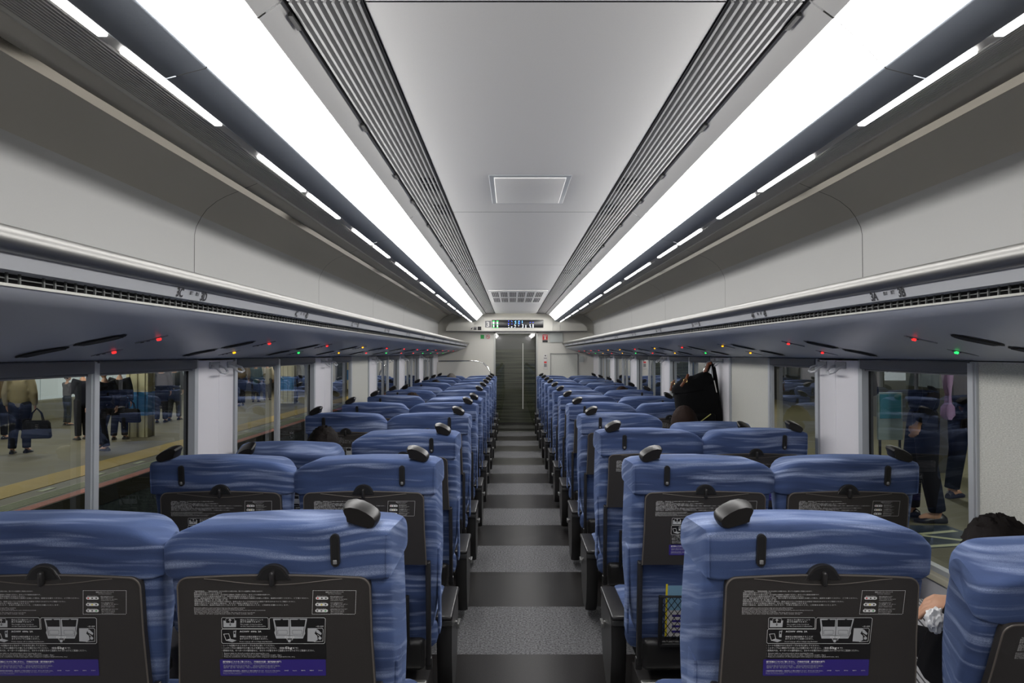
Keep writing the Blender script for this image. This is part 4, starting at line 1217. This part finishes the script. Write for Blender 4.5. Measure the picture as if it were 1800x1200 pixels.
x, y = seat_pos(1, 1, True)
J = sit_J(.43, .16, None, .05, .885)
J.update({'wrR': (.012, .03, .735), 'elR': (.17, -.04, .62), 'shR': (.15, -.15, .76), 'hdR': (-.88, .28, .04), 'pnR': (0, .25, -.95), 'wrL': (-.08, .20, .58), 'elL': (.02, .08, .57), 'shL': (-.03, -.13, .76), 'belly': (.045, .05, .54), 'chest': (.045, -.06, .70), 'neckb': (.03, -.12, .80), 'knL': (-.12, .38, .545), 'knR': (.05, .36, .575)})
pr = figure('person', 'seated person with black hair in striped grey trousers, reclined in the right corner seat', (x + .08, y + .30, 0), 0, J, (blackc, stripe), hair_k, 1.0, .15, 0, .0045, 0, .10, curl=.62)
ts = MB(); bm = bmesh.new(); bmesh.ops.create_icosphere(bm, subdivisions=4, radius=1)
for v in bm.verts: v.co = v.co * (1 + .35 * noise.noise(v.co * 3)) ; v.co = Vector((v.co.x * .024, v.co.y * .02, v.co.z * .032))
ts.bm(bm)
tag(ts.build('tissue', mat('white tissue', C(235, 235, 235), .9), None, (1.070, 1.972, .716)), 'crumpled white tissue held in the hand of the passenger in the right corner', 'tissue')

x, y = seat_pos(1, 4, True)
figure('person', 'seated passenger with long brown hair in front of the hanging backpack', (x - .03, y + .30, 0), 0, sit_J(.50, .05, None, .03, .955), (blackc, blackc), hair_b, 1.0, .1, 0, .010, .12, .04)
x, y = seat_pos(-1, 3, True)
figure('person', 'seated passenger with messy black hair behind the far-reclined left window seat', (x - .03, y + .34, 0), 0, sit_J(.47, .0, None, .10, .90), (blackc, navy), hair_k, 1.0, .5, 0, .010, 0, .12)
x, y = seat_pos(-1, 6, True)
figure('person', 'seated passenger with brown hair just showing over the sixth left row', (x + .08, y + .33, 0), 0, sit_J(.47, .0, None, .04, .935), (greyc, navy), hair_b, 1.0, .2, 0, .012, 0, .06)
x, y = seat_pos(1, 7, True)
figure('person', 'seated passenger with dark hair just showing in the seventh right row', (x, y + .33, 0), 0, sit_J(.48, .0, None, .02, .95), (navy, navy), hair_b, 1.0, .1, 0, .012, 0, .06)
x, y = seat_pos(-1, 9, True)
figure('person', 'seated passenger with black hair in the ninth left row by the window', (x, y + .33, 0), 0, sit_J(.48, .0, None, .02, .95), (navy, navy), hair_k, 1.0, .1, 0, .012, 0, .06)
x, y = seat_pos(-1, 11, True)
figure('person', 'seated passenger with grey hair below the chrome rail at the far left', (x + .05, y + .33, 0), 0, sit_J(.50, .0, None, .02, .985), (greyc, navy), hair_g, 1.0, .1, 0, .012, 0, .06)

# ------------------------------------------------------------------ backpack on the pillar hook
bp = thing('backpack', 'black backpack with brown leather straps hanging from a hook on the right pillar', 'backpack', (1.25, 5.18, .86))
cordura = mat('black nylon', C(13, 13, 15), .8, bump=.5, bscale=400); dull(cordura); leather = mat('brown leather', C(112, 62, 34), .5); brass = mat('brass buckle', C(220, 190, 130), .25, .9)
b = MB(); rings = []
for z, hw, hd_, ox in ((.0, .09, .06, .03), (.02, .125, .085, .03), (.09, .150, .105, .02), (.18, .158, .11, .005), (.27, .155, .11, -.01), (.34, .135, .10, -.02), (.395, .10, .075, -.015), (.415, .05, .04, -.0)):
    rings.append([(ox + hw * math.copysign(abs(math.cos(a)) ** .7, math.cos(a)), hd_ * math.copysign(abs(math.sin(a)) ** .7, math.sin(a)), z) for a in [2 * PI * k / 28 for k in range(28)]])
b.loft(rings); b.build('bag_body', cordura, bp)
fl = MB(); rings = []
for z, hw, hd_, ox in ((.315, .150, .112, -.035), (.35, .148, .110, -.035), (.40, .118, .09, -.02), (.425, .06, .05, -.0)):
    rings.append([(ox + hw * math.cos(a), hd_ * math.sin(a), z + .025 * math.cos(a)) for a in [2 * PI * k / 28 for k in range(28)]])
fl.loft(rings).build('top_flap', cordura, bp)
pk = MB(); pk.rbox(-.10, .10, -.135, -.07, .03, .16, .03); pk.build('front_pocket', cordura, bp)
MB().tube([(-.02, -.137, .10), (.055, -.137, .155)], .0035, 6).build('zip_piping', mat('reflective piping', C(190, 185, 110), .4), bp)
st_ = MB(); st_.tube([(-.09, -.09, .425), (-.11, -.118, .395), (-.145, -.108, .345)], .0095, 8); st_.tube([(-.172, -.03, .385), (-.192, -.03, .35), (-.20, -.03, .31)], .008, 8)
st_.build('leather_strap', leather, bp)
bk = MB(); 
for c in ((-.118, -.125, .385), (-.186, -.04, .365)):
    bk.tube([(c[0] + .013 * math.cos(a), c[1] - .003, c[2] + .013 * math.sin(a)) for a in [2 * PI * k / 12 for k in range(13)]], .0028, 6)
bk.build('buckle', brass, bp)
ss = MB(); ss.tube([(.04, .0, .41), (.075, .0, .47), (.095, -.01, .505), (.115, .0, .47), (.13, .02, .40), (.145, .03, .25), (.16, .04, .10), (.165, .0, .0), (.12, 0, .01)], [.012, .014, .014, .014, .016, .020, .018, .012, .008], 8)
ss.build('shoulder_strap', cordura, bp)
MB().tube([(.035, -.02, .42), (.055, -.02, .46), (.07, -.02, .50), (.09, -.02, .505)], .011, 8).build('carry_handle', leather, bp)
MB().tube([(.10, -.06, .385), (.115, -.07, .30)], .004, 6).build('reflective_tape', silver, bp)

# ------------------------------------------------------------------ outside, left: platform across a track
GL = CZ - 1.95            # platform level beyond the left windows
conc = mat('platform asphalt', C(88, 82, 58), .55, var=.22, vscale=3)
xe = CX - 1.95 * 3.06     # platform edge
struct(MB().box(-14.5, xe, -6, 48, GL - .25, GL).build('platform_floor', conc)); bpy.data.objects['platform_floor'].name = 'floor_platform_left'
pw = MB(); pw.box(-14.5, xe + -.25, -6, 48, GL - 1.3, GL - .25, 0)
struct(pw.build('platform_side_wall', mat('rough platform side', C(110, 118, 108), .9, bump=1, bscale=14, var=.6, vscale=7)))
tb = MB(); tb.box(xe - .2, -1.6, -6, 48, GL - 1.45, GL - 1.25, 0)
tag(tb.build('track_bed', mat('ballast', C(38, 34, 32), .95, bump=1, bscale=30, var=.5, vscale=25)), 'dark ballast track bed between the train and the left platform', 'track bed'); bpy.data.objects['track_bed']['kind'] = 'stuff'
for xr in (-3.1, -4.55):
    r = MB(); r.extr([(xr - .06, GL - 1.25), (xr - .06, GL - 1.23), (xr - .01, GL - 1.21), (xr - .01, GL - 1.12), (xr - .035, GL - 1.10), (xr + .035, GL - 1.10), (xr + .01, GL - 1.12), (xr + .01, GL - 1.21), (xr + .06, GL - 1.23), (xr + .06, GL - 1.25)], -6, 48, 0, close=True)
    tag(r.build('rail', mat('rusty rail', C(84, 66, 54), .5, .6)), '%s rail of the track beside the left platform' % ('near' if xr > -4 else 'far'), 'rail')
lines = MB()
def strip_(x0, x1, mi, y0=-6, y1=48, z=.006): lines.box(x1, x0, y0, y1, GL, GL + z, mi)
edge = lambda r: CX - 1.95 * r
strip_(edge(3.07), edge(3.16), 0)
for k in range(6): strip_(edge(3.20 + k * .024), edge(3.212 + k * .024), 1)
strip_(edge(3.50), edge(3.82), 2)
for k in range(40): strip_(edge(3.39), edge(3.44), 1, -4 + k * 1.3, -3.7 + k * 1.3)
struct(lines.build('trim_3', [mat('red edge paint', C(176, 82, 58), .6, var=.2, vscale=9), mat('white edge paint', C(176, 182, 150), .6), mat('yellow tactile paving', C(168, 142, 62), .65, var=.12, vscale=12)]))
bw = MB(); bw.box(-14.5, -13.9, -6, 48, GL, GL + .55, 0)
struct(bw.build('wall_platform_low', mat('low concrete wall', C(120, 118, 100), .8, var=.2, vscale=3)))
bw = MB()
for k in range(27): bw.box(-14.35, -14.3, -6 + k * 2.0, -4.03 + k * 2.0, GL + .55, GL + 3.0, 0)
struct(bw.build('wall_platform_panels', mat('pale blue noise barrier', C(226, 238, 246), .4)))
struct(MB().box(-15, -2.6, -6, 48, 3.3, 3.4).build('ceiling_platform_left', mat('canopy', C(120, 122, 118), .7)))

colm = mat('column cream', C(206, 200, 164), .5); colb = mat('column blue', C(56, 130, 186), .5)
for k, yy in enumerate((17.2, 28.6, 40.0, 5.8)):
    c = MB(); x0 = -8.85; b_ = .24; zt = 3.3 - GL
    for z0, z1, mi in ((0, .50, 0), (.50, 1.05, 1), (1.05, zt, 0)):
        c.box(-b_, b_, -.17, .17, z0, z1, mi)
        for q in (-.21, -.03, .15): c.box(q, q + .06, -.20, -.17, z0, z1, mi)
        for q in (-.17, .11): c.box(b_, b_ + .03, q, q + .06, z0, z1, mi)
    o = c.build('platform_column', [colm, colb], None, (x0, yy, GL))
    tag(o, 'cream steel platform column with a blue band, %s from the camera on the left platform' % ORD[[1, 2, 3, 0][k]], 'column', 'platform columns')
# bright white advertising panel behind the second window, built as a lit cabinet
kb = thing('advertising_panel', 'brightly lit white advertising panel far along the left platform', 'advertising panel', (-13.0, 31.5, GL))
MB().rbox(-.9, .9, -.35, .35, 0, 1.9, .03).build('panel_body', print_w, kb)
MB().box(-.85, .85, -.37, -.352, .8, 1.8).build('lit_front', emis('ad panel glow', (.9, .95, 1, 1), 2.0, False), kb)
bn = thing('litter_bin', 'low cream bin standing behind the blue banded column', 'bin', (-8.0, 19.2, GL))
MB().rbox(-.35, .35, -.25, .25, 0, .62, .03).build('bin_body', colm, bn); MB().rbox(-.36, .36, -.26, .26, .62, .68, .02).build('bin_lid', darkpl2, bn)


def stand_J(stride=0, arm=0, headf=.02, book=False):
    J = {'pelvis': (0, 0, .93), 'belly': (0, .0, 1.08), 'chest': (0, -.01, 1.26), 'neckb': (0, -.01, 1.40), 'neck': (0, .0, 1.46), 'head': (0, headf, 1.57)}
    for s, S in ((-1, 'L'), (1, 'R')):
        st = s * stride
        J['sh' + S] = (s * .175, -.01, 1.36); J['el' + S] = (s * .24, -.02 - st * .3, 1.09); J['wr' + S] = (s * .24, .05 - st * .6, .86)
        J['hip' + S] = (s * .085, 0, .90); J['kn' + S] = (s * .09, st * .5 + .03, .49); J['an' + S] = (s * .10, st, .08); J['toe' + S] = (s * .12, st + .15, .03)
    if book:
        for s, S in ((-1, 'L'), (1, 'R')):
            J['el' + S] = (s * .22, .05, 1.10); J['wr' + S] = (s * .07, .26, 1.18); J['pn' + S] = (-s, 0, .3)
    return J


def place(xp, yp):
    z = 1.95 * F / (yp - 621); return (CX + (xp - 900) * z / F, z, GL)
tealc = mat('teal cloth', C(52, 84, 92), .85); beige = mat('beige cloth', C(168, 160, 138), .85)
figs = [('standing man in a tan jacket and dark trousers seen from behind on the left platform', 36, 796, .25, stand_J(.05), (tan, navy), hair_k, 1.09, .14),
        ('standing man in a grey-green suit looking down, before the pale barrier', 119, 747, -.6, stand_J(0, book=True), (darkgr, darkgr), hair_b, .84, .06),
        ('person in a brown coat at the far left edge of the first window', -2, 772, .1, stand_J(.06), (brown, navy), hair_k, 1.04, .16),
        ('person in a dark padded coat half hidden by the first window post', 146, 772, .9, stand_J(.04, book=True), (navy, blackc), hair_k, 1.0, .22),
        ('dark clothed person walking, left of the pair by the banded column', 184, 790, 1.2, stand_J(.20), (blackc, navy), hair_k, 1.02, .0),
        ('dark clothed person with a bag standing right of the walking one', 211, 772, .2, stand_J(.05), (blackc, blackc), hair_k, 1.02, .12),
        ('navy clothed person standing right of the cream column', 284, 742, .3, stand_J(.03), (navy, navy), hair_k, 1.04, .08),
        ('person in a grey suit standing beside the dark window edge', 307, 738, .1, stand_J(.10), (greyc, greyc), hair_k, 1.04, .02),
        ('person in a brown and black jacket nearest in the second window', 424, 713, .6, stand_J(.14), (brown, blackc), hair_k, 1.15, .10),
        ('person in a teal coat against the bright advertising panel', 450, 706, .2, stand_J(.02), (tealc, navy), hair_k, 1.0, .28),
        ('person in a beige coat right of the teal coated one', 470, 703, .2, stand_J(.02), (beige, navy), hair_b, 1.0, .30),
        ('dark figure standing behind the second banded column', 516, 706, .2, stand_J(.02), (navy, navy), hair_k, 1.1, .05)]
for lab, xp, yp, rz, J, cl, hr_, k, coat in figs:
    figure('person', lab, place(xp, yp), rz, J, cl, hr_, k * .98, .25 if 'down' in lab else 0, 0, .018, 0, .05, coat=coat)


def handbag(loc, label, rz=0, m=navy, k=1.0):
    t = thing('handbag', label, 'bag', loc, rz); t.scale = (k, k, k)
    MB().loft([[(x * hw, y * hd_, z) for x, y in ((-1, -1), (0, -1.1), (1, -1), (1.05, 0), (1, 1), (0, 1.1), (-1, 1), (-1.05, 0))] for z, hw, hd_ in ((0, .20, .05), (.03, .21, .065), (.25, .19, .055), (.30, .16, .03))]).build('bag_body', m, t)
    for s in (-1, 1): MB().tube([(-.10, s * .03, .29), (-.07, s * .02, .42), (0, s * .01, .50), (.07, s * .02, .42), (.10, s * .03, .29)], .009, 6).build('handle', m, t)
pl = place(66, 800); z_ = pl[1]
handbag((pl[0], z_, CZ - (770 - 621) * z_ / F), 'dark navy shopping bag held by the man in the tan jacket', .2, navy, 1.15)
pl = place(230, 777); handbag((pl[0], pl[1], CZ - (742 - 621) * pl[1] / F), 'dark shoulder bag beside the person near the banded column', 0, blackc, 1.0)

# ------------------------------------------------------------------ outside, right: platform level with the floor
struct(MB().box(1.75, 9.5, -3, 30, -.2, 0).build('floor_platform_right', mat('right platform floor', C(104, 100, 74), .5, var=.12, vscale=5)))
struct(MB().box(8.2, 8.4, -3, 30, 0, 3.8).build('wall_platform_right', mat('station dark wall', C(58, 60, 56), .6, var=.3, vscale=.8)))
struct(MB().box(1.9, 9, -3, 30, 3.8, 3.9).build('ceiling_platform_right', mat('canopy', C(120, 122, 118), .7)))
def Pf(x, y): z = CZ * F / (y - 621); return (CX + (x - 900) * z / F, z)
fm = MB()
q = [Pf(1600, 952), Pf(1712, 930), Pf(1760, 960), Pf(1640, 985)]
x0, y0 = Pf(1625, 950); 
fm.add([Pf(*p) + (.002,) for p in ((1596, 922), (1660, 922), (1732, 947), (1714, 957), (1596, 964))], [(0, 1, 2, 3, 4)], 0)
for a, b_ in (((1600, 939), (1677, 932)), ((1600, 938), (1692, 949)), ((1600, 961), (1716, 954))):
    pa, pb = Vector(Pf(*a) + (.004,)), Vector(Pf(*b_) + (.004,)); n = Vector((pa.y - pb.y, pb.x - pa.x, 0)).normalized() * .028
    fm.add([pa + n, pb + n, pb - n, pa - n], [(0, 1, 2, 3)], 1)
tag(fm.build('floor_marking', [mat('dark teal floor paint', C(36, 52, 66), .5), mat('pale floor paint', C(190, 194, 160), .6)]), 'dark blue queue marking with pale lines on the right platform floor', 'floor marking')
sock = mat('pale shoe', C(30, 30, 52), .5)
pq = Pf(1690, 876)
Jr = stand_J(.10, book=True)
rp = figure('person', 'person in dark trousers with a lilac scarf standing outside the right window', (pq[0] + .05, pq[1], 0), -1.2, Jr, (navy, blackc), hair_k, .98, .2, 0, .012, .1, .05, shoes=sock)
lc = MB(); rings = []
for z, hw in ((0, .03), (.04, .065), (.12, .06), (.16, .03), (.24, .022), (.34, .045), (.44, .055), (.5, .035)):
    rings.append([(hw * math.cos(a) * (1 + .25 * math.sin(3 * a)), .035 * math.sin(a), z) for a in [2 * PI * k / 18 for k in range(18)]])
lc.loft(rings)
sc_ = lc.build('scarf', mat('lilac cloth', C(176, 142, 186), .85), None, (4.12, 7.0, .80))
bpy.context.view_layer.update(); sc_.parent = rp; sc_.matrix_parent_inverse = rp.matrix_world.inverted()
figure('person', 'dark clothed person just outside the right window, legs behind the seats', (Pf(1622, 912)[0], Pf(1622, 912)[1], 0), 1.3, stand_J(.08), (navy, navy), hair_k, .98, 0, 0, .014, 0, .05)
figure('person', 'person in black outside the narrow right window beside the grey pillar', (3.15, 7.0, 0), -.9, stand_J(.05, book=True), (blackc, greyc), hair_k, .98, 0, 0, .014, 0, .05)
cR = MB().box(-.13, .13, -.13, .13, 0, 3.8); tag(cR.build('station_post', mat('station post grey', C(88, 86, 78), .6), None, (5.05, 8.9, 0)), 'square grey post on the right platform', 'post')
sb = thing('information_board', 'small cyan and white notice board beside the post on the right platform', 'notice board', (4.9, 9.6, .30))
MB().box(-.16, .16, -.02, .02, 0, .62).build('board_frame', mat('board pale', C(170, 190, 190), .5), sb)
MB().box(-.14, .14, -.026, -.021, .28, .6).build('board_print', mat('board cyan', C(60, 150, 172), .5), sb)
for q in (-.13, .13): MB().box(q - .012, q + .012, -.012, .012, -.30, 0).build('leg', darkpl2, sb)
